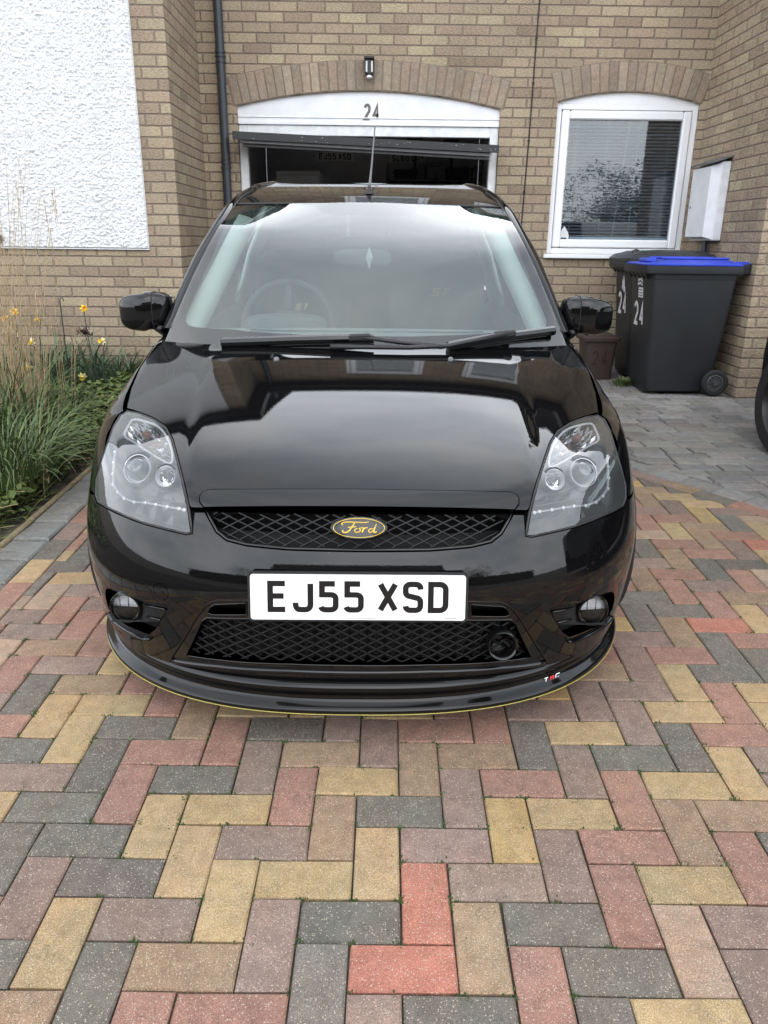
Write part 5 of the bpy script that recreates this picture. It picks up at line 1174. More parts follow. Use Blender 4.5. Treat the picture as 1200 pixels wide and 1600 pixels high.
# ---- splitter under the bumper
def plan(t, dW, dL):   # offset copies of the nose curve
    Wp, Lp = .772+dW, .600+dL; th = t*pi/2; u = Wp*abs(sin(th))**(2/2.55); return (math.copysign(u, t), 2.3-Lp*max(0, cos(th))**1.0)
prof = [(.0, .214), (.012, .210), (.019, .203), (.021, .195), (.018, .188), (.013, .182), (.011, .174), (.013, .163), (.020, .157), (.031, .153), (.037, .149), (.039, .143), (.037, .137), (.030, .135), (-.06, .135)]
ts = np.linspace(-.875, .875, 120); mb = MB(); zt = lambda t: 0.0
mb.grid([[(CX+plan(t, d, d)[0], plan(t, d, d)[1], z+.012*abs(t)**3) for t in ts] for d, z in prof]); sp = mb.build('front_splitter', 'splitter_black', car, smooth=60)
mb = MB(); mb.tube([(CX+plan(t, .038, .038)[0], plan(t, .038, .038)[1], (.1365)+.012*abs(t)**3) for t in ts], .0012, 6); mb.build('splitter_pinstripe', 'pin_yellow', sp, smooth=True)
# maker's mark on the splitter
def sp_map(t0, v, d):
    p = plan(t0, .014+d+(.165-v)*.3, .014+d+(.165-v)*.3); return (CX+p[0], p[1], v)
t_at = lambda x: min(np.linspace(0, 1, 2001), key=lambda t: abs(plan(t, .02, .02)[0]-x))
x0 = at(847, 1072, 1.80)[0]-CX
def smap(u, v, d): return sp_map(t_at(x0+u), .158+v, d)
mb = MB(); letters('T', 0, 0, .014, .011, .003, .0026, mb, smap, .002, slant=.3); letters('C', .036, 0, .014, .011, .003, .0026, mb, smap, .002, slant=.3); strip([(.008, -.004), (.050, -.003)], .0012, mb, smap, .002)
mk = mb.build('splitter_mark', 'logo_white', sp); mb = MB(); letters('R', .018, .0, .014, .011, .003, .0030, mb, smap, .003, slant=.3); mb.build('mark_letter', 'logo_red', mk)

# ---- number plate
PC0 = at(559.5, 933, 1.688); pt = radians(9)
def pm(u, v, d): return (PC0[0]+u, PC0[1]-d*cos(pt)+v*sin(pt), PC0[2]+v*cos(pt)+d*sin(pt))
def rrect(w, h, r, n=5):
    o = []
    for cx, cy, a in ((w/2-r, h/2-r, 0), (-w/2+r, h/2-r, 90), (-w/2+r, -h/2+r, 180), (w/2-r, -h/2+r, 270)):
        for k in range(n+1): t = radians(a+90*k/n); o.append((cx+r*cos(t), cy+r*sin(t)))
    return o
npl = slab(rrect(.520, .113, .007), [], pm, .004, s=.2).build('number_plate', 'plate_white', car)
slab(rrect(.534, .125, .010), [], lambda u, v, d: pm(u, v, d-.008), .007, s=.2).build('plate_holder', 'trim_black', npl)
for i, (tx, xs_) in enumerate((('EJ55', -.219), ('XSD', .0))):
    x = -.219 if i == 0 else -.219+4*.05+3*.011+.033
    for ch in tx: mb = MB(); letters(ch, x, -.038, .05, .079, .011, .014, mb, lambda u, v, d: pm(u, v, .0043+d)); mb.build('plate_character', 'plate_glyph', npl); x += .061
mb = MB()
for a, b in ((-.03, .045), (.21, .24)):
    x = a
    while x < b: l = random.uniform(.0012, .003); mb.add([pm(x, -.0525, .0043), pm(x+l, -.0525, .0043), pm(x+l, -.0508, .0043), pm(x, -.0508, .0043)], [(0, 1, 2, 3)]); x += l+.0008
mb.build('plate_small_print', 'plate_glyph', npl)

# ---- oval badge with script
BC = at(561, 825.5, 1.715); bt = radians(27)
def bmap(u, v, d): return (BC[0]+u, BC[1]-d*cos(bt)+v*sin(bt), BC[2]+v*cos(bt)+d*sin(bt))
EW, EH = .069, .0272
mb = MB(); rows = []
for r, d in ((1, -.012), (1, .003), (.97, .006), (.93, .0072), (.6, .0076), (.02, .0078)): rows.append([bmap(EW*r*cos(a), EH*r*sin(a), d) for a in np.linspace(0, 2*pi, 64, endpoint=False)])
mb.grid(rows, closed=True); bd_ = mb.build('badge', 'gloss_black', car, smooth=40)
mb = MB(); mb.tube([bmap(EW*.88*cos(a), EH*.84*sin(a), .0074) for a in np.linspace(0, 2*pi, 72, endpoint=False)], .0008, 6, closed=True)
sc = [[(-46, 10), (-50, 16), (-44, 21), (-34, 22), (-10, 21), (20, 20), (28, 24)], [(-12, 21), (-18, 8), (-26, -8), (-33, -17), (-42, -19), (-48, -14), (-44, -9)], [(-32, 2), (-20, 3), (-8, 5)],
      [(-4, -2), (-12, -5), (-13, -14), (-6, -19), (3, -15), (5, -6), (-1, -2), (6, 0), (14, 1)], [(14, 2), (11, -8), (9, -18)], [(12, -6), (18, 1), (25, 1)],
      [(40, -2), (31, -3), (26, -11), (30, -19), (38, -15), (44, -2), (50, 16)], [(46, 4), (41, -12), (44, -19), (51, -15)]]
for s in sc:
    s = smoothpoly([(a/58*.70, b/22*.58) for a, b in s], 2, closed=False); n = len(s)
    mb.tube([bmap(EW*a, EH*b*.86, .0079) for a, b in s], [.0017+.0009*sin(pi*i/n) for i in range(n)], 6, flat=.5)
mb.build('badge_script', 'badge_gold', bd_, smooth=True)

# ---- headlights and fog lights
def off3(P, n, d): return np.asarray(P)-np.asarray(n)*d*.45+np.array([0, 1, -.18])*d*.75
def lampP(px, py, depth, sg):
    P = hit(px, py); n = grad(P[None])[0]; Q = off3(P, n, depth); return np.array([Q[0]*sg+CX, Q[1], Q[2]])
for sg in (-1, 1):
    lens_poly = offset_poly(lampf, .0022)
    V, F, bd = cdt(lens_poly, [], .012); P, ok = P_front(V, 1); Nn = grad(P)
    # black bowl behind the lens
    dep = .045; Q = np.array([off3(p, n, dep) for p, n in zip(P, Nn)]); rim = P-Nn*.004
    S = np.array([sg, 1, 1]); mb = MB(); n0 = len(V)
    mb.add([tuple(q*S+np.array([CX, 0, 0])) for q in Q]+[tuple(q*S+np.array([CX, 0, 0])) for q in rim], [tuple(int(i) for i in f) for f in F]+[(int(a), int(b), int(b)+n0, int(a)+n0) for a, b in bd])
    bowl_ids = None
    hb = mb.build('headlight', 'lamp_bowl', car, smooth=30)
    # rubber edge
    edge = densify(offset_poly(lampf, .0004), .01); P2, n2 = surf(edge, P_front, -.004, sg); mb = MB(); mb.tube(P2, .0042, 6, closed=True); mb.build('lamp_seal', 'trim_black', hb, smooth=True)
    # indicator cell with chrome rim and faceted reflector
    cell = [(204.7, 651.6), (224.8, 656), (245, 663), (259, 680), (268, 706), (266.5, 725), (253.5, 719), (230.6, 706), (207.6, 689), (189, 680.3), (197.5, 663)]
    cs = smoothpoly(cell, 2); A = [lampP(x, y, .012, sg) for x, y in cs]; mb = MB(); mb.tube(A, .0034, 6, closed=True); ind = mb.build('indicator_rim', 'lamp_silver', hb, smooth=True)
    cx_ = np.mean([p[0] for p in cell]); cy_ = np.mean([p[1] for p in cell]); mb = MB(); rg = random.Random(5); gx = np.arange(188, 272, 7.); gy = np.arange(650, 730, 6.5); pts = {}
    for i, x in enumerate(gx):
        for j, y in enumerate(gy): pts[i, j] = lampP(x, y, .030+.014*(((x-cx_)/40)**2+((y-cy_)/34)**2)*-.6+(.0035 if (i+j) % 2 else -.0035)+rg.uniform(-.003, .003), sg)
    for i in range(len(gx)-1):
        for j in range(len(gy)-1):
            c = np.array([[(gx[i]+gx[i+1])/2, (gy[j]+gy[j+1])/2]])
            if pip(c, cs)[0]: mb.add([tuple(pts[i, j]), tuple(pts[i+1, j]), tuple(pts[i+1, j+1]), tuple(pts[i, j+1])], [(0, 1, 2), (0, 2, 3)])
    mb.build('indicator_reflector', 'reflector', hb)
    B0 = lampP(226, 676, .018, sg); mb = MB(); mb.blob(B0, (.028, .028, .022), 1, 16, 10); mb.build('indicator_bulb', 'amber', hb, smooth=True)
    # projector and small beam
    axn = np.array([sg*.22, -.86, .46]); axn /= np.linalg.norm(axn)
    C1 = lampP(209.6, 731, .016, sg); mb = MB(); mb.lathe(C1, axn, [(.052, -.018), (.047, -.004), (.040, -.001), (.038, -.006)], 40); mb.build('projector_bezel', 'lamp_bowl', hb, smooth=50)
    mb = MB(); mb.lathe(C1, axn, [(.0395, -.004), (.0395, .001), (.0388, .0015), (.0378, .001), (.0378, -.004)], 40); mb.build('halo_ring', 'lamp_silver', hb, smooth=50)
    mb = MB(); mb.lathe(C1, axn, [(.0355, -.006), (.031, -.006), (.0305, .0), (.027, .007), (.018, .014), (.009, .0175), (0, .0185)], 36); mb.build('projector_lens', 'lens_ball', hb, smooth=50)
    C2 = lampP(255.6, 742, .014, sg); mb = MB(); mb.lathe(C2, axn, [(.036, -.014), (.034, -.001), (.031, .001)], 32); mb.build('beam_bezel', 'lamp_bowl', hb, smooth=50)
    mb = MB(); mb.lathe(C2, axn, [(.029, .001), (.0265, -.002), (.022, -.010)], 24); mb.build('beam_reflector', 'reflector_soft', hb, smooth=40); MB().lathe(C2, axn, [(.022, -.010), (.017, -.017), (.009, -.021), (.0, -.022)], 14).build('beam_dish', 'reflector', hb); MB().lathe(C2, axn, [(0, .002), (.007, -.001), (.008, -.018)], 12).build('bulb_shield', 'lamp_bowl', hb, smooth=50)
    # light-emitting strip: white tray with little domes
    tr = [(174.5, 705), (172.5, 722), (171, 740), (171.5, 757), (178.9, 769), (189, 779), (204.7, 784.7), (222.5, 785.7), (239, 788.5), (257, 792), (276, 795), (284, 797)]
    tt = smoothpoly(tr, 1, closed=False); A = [lampP(x, y, .016, sg) for x, y in tt]; mb = MB(); mb.tube(A, .0042, 6, flat=.4); stp = mb.build('running_light_strip', 'strip_white', hb, smooth=True)
    mb = MB(); dd = densify(tr, 14., False)
    for x, y in dd: c = lampP(x, y, .013, sg); mb.lathe(c, axn, [(.0052, -.002), (.0046, .001), (.002, .0025), (0, .003)], 10)
    mb.build('running_light_domes', 'lamp_silver', stp, smooth=40)
    # inner step lines in the bowl
    st = smoothpoly([(181, 700), (179, 735), (185, 765), (200, 772), (228, 777), (256, 782), (280, 786)], 2, closed=False); mb = MB(); mb.tube([lampP(x, y, .030, sg) for x, y in st], .0022, 5); mb.build('bowl_step', 'lamp_bowl', hb, smooth=True)
    # clear cover
    fl3 = np.cross(P[F[:, 1]]-P[F[:, 0]], P[F[:, 2]]-P[F[:, 0]]); rv = ((fl3*Nn[F[:, 0]]).sum(1).mean() < 0) != (sg < 0); mb = MB(); mb.add([tuple(q*S+np.array([CX, 0, 0])) for q in P], [tuple(int(i) for i in (f[::-1] if rv else f)) for f in F]); mb.build('lamp_cover', 'lens', hb, normals=[tuple(n*S) for n in Nn])
    # fog light in its pocket
    pk = [(a, b) for a, b in fogp]; o = panel('fog_light_pocket', offset_poly(pk, -.004), [], P_cyl, 'trim_black', car, s=.02, off=-.034, skirt=0, sg=sg)
    F0 = hit(197, 947); F0 = np.array([F0[0]*sg+CX, F0[1]-.008, F0[2]-.002]); fa = np.array([sg*.12, -1, .06]); fa /= np.linalg.norm(fa)
    mb = MB(); mb.lathe(F0, fa, [(.046, -.04), (.045, -.005), (.042, .003), (.038, .004), (.036, -.004)], 40); fl = mb.build('fog_light', 'gloss_black', car, smooth=50)
    mb = MB(); mb.lathe(F0, fa, [(.036, -.006), (.030, -.016), (.018, -.025), (0, -.029)], 32); mb.build('fog_reflector', 'lamp_silver', fl, smooth=50)
    mb = MB(); U = np.cross(fa, [0, 0, 1]); U /= np.linalg.norm(U); Vv = np.cross(U, fa)
    for k in (-1, 1): c = F0+U*(k*.012+.004)+Vv*.002; mb.add([tuple(c-U*.0016+fa*-.005), tuple(c+U*.0016+fa*-.005), tuple(c+U*.0016+Vv*.031+fa*-.005), tuple(c-U*.0016+Vv*.031+fa*-.005)], [(0, 1, 2, 3)])
    mb.build('fog_flutes', 'deep_black', fl)
    mb = MB(); mb.add([tuple(F0+U*.0350*cos(t)+Vv*.0350*sin(t)+fa*-.003) for t in np.linspace(pi*.96, 2.04*pi, 16)], [tuple(range(16))]); mb.build('fog_shade', 'deep_black', fl)
    mb = MB(); mb.lathe(F0, fa, [(.036, .001), (.027, .007), (.014, .011), (0, .012)], 32); mb.build('fog_lens', 'fog_glass', fl, smooth=True)
    for (a, b) in (((224, 948), (257, 955)), ((228, 966), (250, 972))):
        Pa, Pb = hit(*a), hit(*b); mb = MB(); pa, pb = [np.array([p[0]*sg+CX, p[1]+.012, p[2]]) for p in (Pa, Pb)]; mb.tube([pa, (pa+pb)/2, pb], .006, 6, flat=.5); mb.build('fog_pocket_fin', 'gloss_black', o, smooth=True)
    lipq = H([(171, 958), (180, 970), (196, 982), (214, 992), (231, 999), (235, 997)], to_cyl); rail(smoothpoly(lipq, 1, closed=False), .002, .009, 'fog_pocket_lip', 'paint', bumper, sg=sg, flat=.6)

# ---- greenhouse: windscreen, pillars, roof, side glass (car-centred half coordinates)
def cat(px, py, Y): p = at(px, py, Y); return np.array([abs(p[0]-CX), p[1], p[2]])
def resample(P, n, sm=2):
    P = [np.array(p, float) for p in P]
    Q = [P[0]]+[] ; t = [0]
    for i in range(1, len(P)): t.append(t[-1]+np.linalg.norm(P[i]-P[i-1]))
    t = np.array(t); T = np.linspace(0, t[-1], n*4); A = np.array(P); R = np.stack([np.interp(T, t, A[:, k]) for k in range(3)], 1)
    for _ in range(sm*10): R[1:-1] = (R[:-2]+2*R[1:-1]+R[2:])/4
    return R[np.linspace(0, len(R)-1, n).round().astype(int)]
Ied = resample([cat(266, 513, 2.87), cat(302, 442, 3.02), cat(326, 397, 3.14), cat(345, 360, 3.27), cat(358, 337, 3.38), cat(367, 322, 3.47)], 24, 1)
Oed0 = [cat(254, 520, 2.93), cat(285, 442, 3.08), cat(305, 397, 3.19), cat(330, 357, 3.33), cat(345, 332, 3.45), cat(365, 312, 3.58), cat(387, 296, 3.76)]
NS = 25; tt_ = np.linspace(0, 1, 24); ctr_top = cat(578, 316.5, 3.42); ctr_bot = np.array([0, 2.64, .895])
def ws_point(s, i, off=0.):
    e = Ied[i]; k = i/23; c = ctr_bot*(1-k)+ctr_top*k; bl = 1-abs(s)**2.0
    return np.array([s*e[0], e[1]+(c[1]-e[1])*bl, e[2]+(c[2]-e[2])*bl+.03*sin(pi*k)*(1) ])
ss = np.linspace(-1, 1, 41)
Gd = np.array([[ws_point(s, i) for s in ss] for i in range(24)])
Gd = np.concatenate([[Gd[0]-2*(Gd[1]-Gd[0])*1.3, Gd[0]-(Gd[1]-Gd[0])*1.3], Gd])
def gnorm(G):
    du = np.gradient(G, axis=1); dv = np.gradient(G, axis=0); n = np.cross(du, dv); n /= np.linalg.norm(n, axis=-1, keepdims=True)+1e-12
    if n[..., 2].mean() < 0: n = -n
    return n
def gridobj(G, name, mat, parent, off=0., **k):
    n = gnorm(G); Q = G+n*off+np.array([CX, 0, 0]); mb = MB(); mb.grid([[tuple(p) for p in r] for r in Q]); nn = [tuple(v) for v in n.reshape(-1, 3)]
    a, b, c, d = (Q[0, 0], Q[0, 1], Q[1, 1], Q[1, 0])
    if np.dot(np.cross(b-a, c-a), n[0, 0]) < 0: mb.f = [f[::-1] for f in mb.f]
    return mb.build(name, mat, parent, normals=nn, **k)
wsn = gridobj(Gd, 'windscreen', 'screen_glass', car)
# black frit band round the edge of the glass, under its surface
wn_ = gnorm(Gd)
def ws_uv(s, t, off):
    i = t*25; a = int(min(24, floor(i))); f = i-a; j = (s+1)/2*40; b = int(min(39, floor(j))); g = j-b
    lerp = lambda M: (M[a, b]*(1-f)*(1-g)+M[a+1, b]*f*(1-g)+M[a, b+1]*(1-f)*g+M[a+1, b+1]*f*g); return lerp(Gd)+lerp(wn_)*off+np.array([CX, 0, 0])
inner = []
# inner edge of the band: straight-ish sides, rounded lower corners, dipped in the middle of the top
def inner_edge(n=60):
    pts = []
    for k in range(n+1): t = k/n; pts.append((-.925+.0*t+.035*t, .20-.0+t*.77))       # left side going up
    return pts
L_ = [(-.86, .175), (-.89, .18), (-.912, .195), (-.925, .225), (-.926, .30), (-.935, .6), (-.95, .85), (-.955, .965)]
T_ = [(-.955, .965), (-.5, .975), (-.36, .965), (-.30, .94), (-.22, .925), (.22, .925), (.30, .94), (.36, .965), (.5, .975), (.955, .965)]
R_ = [(-a, b) for a, b in L_[::-1]]; B_ = [(.86, .175), (.5, .155), (0, .15), (-.5, .155), (-.86, .175)]
_sg = np.linspace(-1, 1, 161); _tg = np.linspace(0, 1, 161); _pp = np.array([[ws_uv(a, b, -.004) for a in _sg] for b in _tg])-CAM
_zz = _pp@f_; _px = 600+FPX*(_pp@r_)/_zz; _py = 800-FPX*(_pp@u_)/_zz
def px2st(x, y): k = np.argmin((_px-x)**2+(_py-y)**2); return (_sg[k % 161], _tg[k//161])
lh = [(570, 524.5), (450, 521), (360, 515.5), (305, 510), (294, 508), (288.5, 503), (289, 494), (305, 456), (331, 398), (356, 341), (362, 327.5), (372, 324.5), (470, 320), (492, 322), (505, 331), (520, 335), (572, 334.5)]
hole = [px2st(*p) for p in lh]; hole = [p for i, p in enumerate(hole) if i == 0 or p != hole[i-1]]; hole[0] = (0, hole[0][1]); hole[-1] = (0, hole[-1][1])
hole = hole+[(-a, b) for a, b in hole[1:-1][::-1]]; hole = densify(hole, .03)
V, F, bd = cdt([(-1, 0), (1, 0), (1, 1), (-1, 1)], [hole], .04)
mb = MB(); mb.add([tuple(ws_uv(p[0], p[1], -.004)) for p in V], [tuple(int(i) for i in f) for f in F]); mb.build('windscreen_border', 'gloss_black', wsn, smooth=True)
gridobj(Gd, 'inner_haze_film', 'haze_film', wsn, off=-.008)
# A-pillar, roof rail and rear pillar: one strip each side
Oall = resample(Oed0+[np.array([.505, 4.0, 1.505]), np.array([.50, 4.4, 1.51]), np.array([.50, 4.9, 1.47]), np.array([.52, 5.15, 1.38]), np.array([.57, 5.36, 1.15]), np.array([.60, 5.46, .98])], 70, 1)
Iall = resample(list(Ied)+[cat(378, 308, 3.62), cat(400, 293.5, 3.85), np.array([.455, 4.1, 1.53]), np.array([.45, 4.5, 1.535]), np.array([.45, 4.95, 1.50]), np.array([.47, 5.18, 1.40]), np.array([.51, 5.40, 1.15]), np.array([.53, 5.50, .98])], 70, 1)
for sg in (-1, 1):
    S = np.array([sg, 1, 1]); rows = []
    for k in range(70):
        a, b = Iall[k], Oall[k]; w = b-a; t = Oall[min(69, k+1)]-Oall[max(0, k-1)]; n = np.cross(w, t); n /= np.linalg.norm(n)+1e-9; n *= 1 if n[2] > 0 or n[0] > 0 else -1
        row = [a-n*.012+w*.02]
        for q in np.linspace(0, 1, 9): row.append(a+w*(.02+q*.98)+n*(.016*sin(pi*min(1, q*1.0))**.7 if 0 < q < 1 else 0))
        row += [b+np.array([-.004, 0, -.012]), b+np.array([-.02, 0, -.03])]; rows.append([W_(p*S) for p in row])
    mb = MB(); mb.grid(rows); mb.build('roof_pillar', 'paint', car, smooth=50)
    mb = MB(); mb.tube([W_((Iall[k]*.96+Oall[k]*.04+np.array([0, 0, .001]))*S) for k in range(26)], .0045, 6); mb.build('screen_seal', 'trim_black', car, smooth=True)
    # side glass
    rows = []
    for k in range(2, 62, 2):
        o = Oall[k]; b = np.array([.765, min(5.35, max(2.98, o[1]-.0)), .955]); rows.append([W_((o*(1-q)+b*q+np.array([.012*sin(pi*q)-.012*(1-q), 0, -.028*(1-q)]))*S) for q in np.linspace(0, 1, 9)])
    n_ = [i for i, k in enumerate(range(2, 62, 2)) if Oall[k][1] < 4.75]; mb = MB(); mb.grid(rows[:n_[-1]+1]); mb.build('side_window', 'side_glass', car, smooth=True)
    mb = MB(); mb.grid(rows[n_[-1]:]); mb.build('rear_pillar', 'paint', car, smooth=True)
    mb = MB(); mb.tube([W_((Oall[25]*.97)*S), W_(np.array([.745, 4.23, .96])*S)], .03, 8, flat=.4); mb.build('door_pillar', 'gloss_black', car, smooth=True)
    mb = MB(); mb.tube([W_(np.array([.775, y, z])*S) for y, z in ((2.95, .945), (3.4, .957), (4.2, .965), (5.2, .985))], .012, 6); mb.build('window_waist_seal', 'trim_black', car, smooth=True)
    # quarter trim at the foot of the pillar, bonnet corner filler
    # inner pillar trims, pale
    rows = []
    for k in range(0, 23): a = Ied[k]; rows.append([W_((a+np.array([d, e, f]))*S) for d, e, f in ((-.02, .02, -.018), (-.065, .03, -.03), (-.085, .08, -.045), (-.075, .16, -.05), (-.05, .22, -.05))])
    mb = MB(); mb.grid(rows); mb.build('pillar_trim', 'interior_pale', car, smooth=True)
for sg in (-1, 1):
    mb = MB(); mb.tube([(CX+sg*.50, 4.2, 1.42), (CX+sg*.60, 4.22, 1.2), (CX+sg*.68, 4.25, .95)], [.06, .065, .07], 8, flat=.5); mb.build('door_pillar_trim', 'interior_pale', car, smooth=True)
    mb = MB(); mb.tube([(CX+sg*.66, y, z) for y, z in ((3.0, .88), (3.6, .90), (4.3, .92))], .05, 8); mb.build('door_card', 'wheel_dark', car, smooth=True)
# roof skin
rz = smtab([3.42, 3.55, 3.75, 3.95, 4.25, 4.6, 5.0, 5.2], [1.405, 1.447, 1.490, 1.518, 1.540, 1.542, 1.515, 1.485], .06)
rows = []; k0 = 23; ysr = np.r_[np.linspace(0, 1, 40)]
Iroof = Iall[[i for i in range(70) if Iall[i][1] >= 3.465 and Iall[i][2] > 1.395 and Iall[i][1] < 5.22]]; Iroof = resample(list(Iroof), 36, 0); rows = []
for k in range(36):
    e = Iroof[k]; t = k/35; yc = 3.425+(5.25-3.425)*((e[1]-Iroof[0][1])/(Iroof[-1][1]-Iroof[0][1])); zc = float(rz(yc)); row = []
    for s in np.linspace(-1, 1, 33): bl = 1-abs(s)**2.4; row.append((s*e[0], e[1]+(yc-e[1])*bl, e[2]+(zc-e[2])*bl))
    rows.append(row)
roof = gridobj(np.array(rows), 'roof', 'paint', car)
mb = MB(); mb.tube([tuple(np.array(p)+np.array([CX, -.004, .0])) for p in rows[0]], .006, 6); mb.build('roof_seal', 'trim_black', roof, smooth=True)
# rear window
rows = []
for k in range(8):
    t = k/7; rows.append([(s*(.44+.08*t), 5.25+.24*t+.05*(1-s*s), 1.475-.50*t+.02*(1-s*s)) for s in np.linspace(-1, 1, 15)])
gridobj(np.array(rows), 'rear_window', 'side_glass', car)
# aerial
A0 = at(577, 307, 3.60); A0[2] = float(rz(3.60))+.004; A1 = at(586, 197, 3.70)
ab = MB().lathe((A0[0], A0[1], A0[2]-.006), (0, -.0, 1), [(.022, 0), (.019, .007), (.010, .018), (.006, .03), (0.004, .036)], 20).build('aerial_base', 'trim_black', car, smooth=True)
mb = MB(); mb.tube([A0+np.array([0, 0, .02]), A0*.93+A1*.07+np.array([0, 0, .01]), A0*.6+A1*.4, A1-(A1-A0)*.04, A1], [.008, .0065, .0042, .0030, .0042], 8); mb.build('aerial_mast', 'door_grey', ab, smooth=True)
# scuttle panel between bonnet and screen
rows = []
for s in np.linspace(-1, 1, 31):
    y0 = 2.70+.17*abs(s)**2; z0 = float(fzc(y0))-.035-.02*s*s; row = []
    for q in np.linspace(0, 1, 5): row.append((CX+s*.74, y0-.05+q*.07, z0-.02+q*.015))
    rows.append(row)
mb = MB(); mb.grid(rows); mb.build('scuttle', 'trim_black', car, smooth=True)
# washer jets
for a, b in ((432, 563), (704, 563)):
    D = ray(a, b); P, ok = cast(np.array([[-CX, 0, CH]]), D[None], 1.2, 3.8, 400); P = P[0]+np.array([CX, 0, 0])
    mb = MB(); mb.blob(P+np.array([0, 0, .002]), (.018, .030, .018), .8, 16, 10); mb.build('washer_jet', 'door_grey', bonnet, smooth=True)
# wipers: traced along the glass, lifted a little off it
def on_ws(px, py, lift=.02):
    d = ray(px, py); best = None
    for Y in np.linspace(2.5, 3.1, 241):
        p = CAM+d*(Y/d[1]); s = (p[0]-CX)
        # height of the glass at this plan position
        j = np.argmin([abs(ws_uv(max(-1, min(1, s/.74)), t, 0)[1]-p[1]) for t in (0, .08, .16, .24, .32)])
        t = (0, .08, .16, .24, .32)[j]; g = ws_uv(max(-1, min(1, s/.74)), t, 0); z = g[2]+(p[1]-g[1])*.55+lift
        if p[2] <= z: return p
    return CAM+d*(2.68/d[1])
def wiper(blade_px, arm_px, conn, name='wiper'):
    B = [on_ws(*p, .022) for p in blade_px]; A = [on_ws(*p, .042) for p in arm_px]; c = on_ws(*conn, .036)
    mb = MB(); mb.tube(A, .0115, 8, flat=.7); ar = mb.build('wiper', 'trim_black', car, smooth=True)
    mb = MB(); mb.tube(B, .0145, 8, flat=1.1); mb.tube([np.array(p)+np.array([0, -.004, -.014]) for p in B], .004, 4); mb.build('wiper_blade', 'gloss_black', ar, smooth=40)
    d = B[-1]-B[0]; an = atan2(d[2], d[0]); M = Matrix.Translation(c) @ Matrix.Rotation(-an, 4, 'Y'); MB().box(-.038, .038, -.014, .012, -.012, .012, .006, M=M).build('blade_connector', 'trim_black', ar)
wiper([(346, 535), (460, 531), (584, 528)], [(692, 542), (620, 534), (560, 526)], (562, 527))
wiper([(700, 541), (760, 530), (866, 516)], [(516, 541.5), (640, 543), (700, 540), (790, 522)], (789, 522))

# ---- door mirrors
for sg in (-1, 1):
    c = np.array([CX+sg*.838, 3.02, 1.008])
    def shape(p, sg=sg):
        x, y, z = p; o = x*sg   # o>0 outboard
        z2 = z*(1+.0*o)+(-.006 if o > 0 else 0)-.10*max(0, o)*(1 if z > 0 else -.6); y2 = y*(1-.25*abs(o)/.11)-.02*(1-(o/.11)**2)+.12*max(0, o)
        return (x, y2, z2)
    mb = MB(); mb.blob(c, (.200, .12, .138), .5, 48, 28, fn=shape); mh = mb.build('door_mirror', 'paint', car, smooth=True)
    # seam between housing and base
    mb = MB(); X_ = c[0]-sg*.040; prof_ = []
    for a in np.linspace(0, 2*pi, 40, endpoint=False):
        q = (math.copysign(abs(cos(a))**.5, cos(a))*.12/2*.985, math.copysign(abs(sin(a))**.5, sin(a))*.138/2*.985); v = shape((X_-c[0], q[0], q[1])); prof_.append((X_, c[1]+v[1], c[2]+v[2]))
    mb.tube(prof_, .0022, 5, closed=True); mb.build('mirror_seam', 'deep_black', mh, smooth=True)
    MB().box(c[0]-.08, c[0]+.085, c[1]+.052, c[1]+.058, c[2]-.052, c[2]+.05, .002).build('mirror_glass', 'chrome', mh)
    mb = MB(); mb.tube([(c[0]-sg*.045, c[1]+.01, c[2]-.04), (c[0]-sg*.085, c[1]+.0, c[2]-.07), (CX+sg*.745, c[1]-.0, c[2]-.095)], [.036, .034, .040], 14, flat=1.2); mb.build('mirror_arm', 'trim_black', mh, smooth=True)

# ---- cabin
rows = []
for y in np.linspace(2.72, 3.22, 12):
    z = .905+.03*sin((y-2.72)/.5*pi*.6)+.02*(y-2.72)-(.10*max(0, (y-3.12)/.1)); rows.append([(CX+x, y+.12*(x/.7)**2, z-.02*(x/.7)**2) for x in np.linspace(-.69, .69, 24)])
mb = MB(); mb.grid(rows); mb.grid([rows[-1], [(p[0], p[1]+.03, .45) for p in rows[-1]]]); ds = mb.build('dashboard', 'dash', car, smooth=40)
mb = MB(); mb.tube([(CX+x, 3.0+.1*(x/.7)**2, .936) for x in np.linspace(-.45, .45, 20)], .004, 5); mb.build('dash_vent_line', 'seat_cloth', ds, smooth=True)
MB().blob((CX-.33, 3.18, .93), (.34, .16, .11), .6, 24, 12).build('instrument_cowl', 'interior_dark', ds, smooth=True)
sc0 = Vector((CX-.335, 3.33, .925)); axw = Vector((0, -.92, .38)).normalized(); Uw = Vector((1, 0, 0)); Vw = axw.cross(Uw); mb = MB()
mb.tube([sc0+Uw*.185*cos(a)-Vw*.185*sin(a) for a in np.linspace(0, 2*pi, 48, endpoint=False)], .0165, 8, closed=True); mb.blob(sc0, (.16, .05, .12), .7, 20, 12)
for a in (0, pi, -pi/2): mb.tube([sc0+Uw*.05*cos(a)+Vw*.05*sin(a)*-1, sc0+Uw*.18*cos(a)+Vw*-.18*sin(a)], .017, 6, flat=.5)
sw = mb.build('steering_wheel', 'wheel_dark', car, smooth=True)
mb = MB(); letters('ST', -.026, -.012, .022, .026, .007, .006, mb, lambda u, v, d: tuple(sc0+Vector((.06, -.045, .08))+Uw*u+Vector((0, .38, .92))*v-Vector((0, .01, 0))), slant=.35); mb.build('wheel_mark', 'logo_gold', sw)
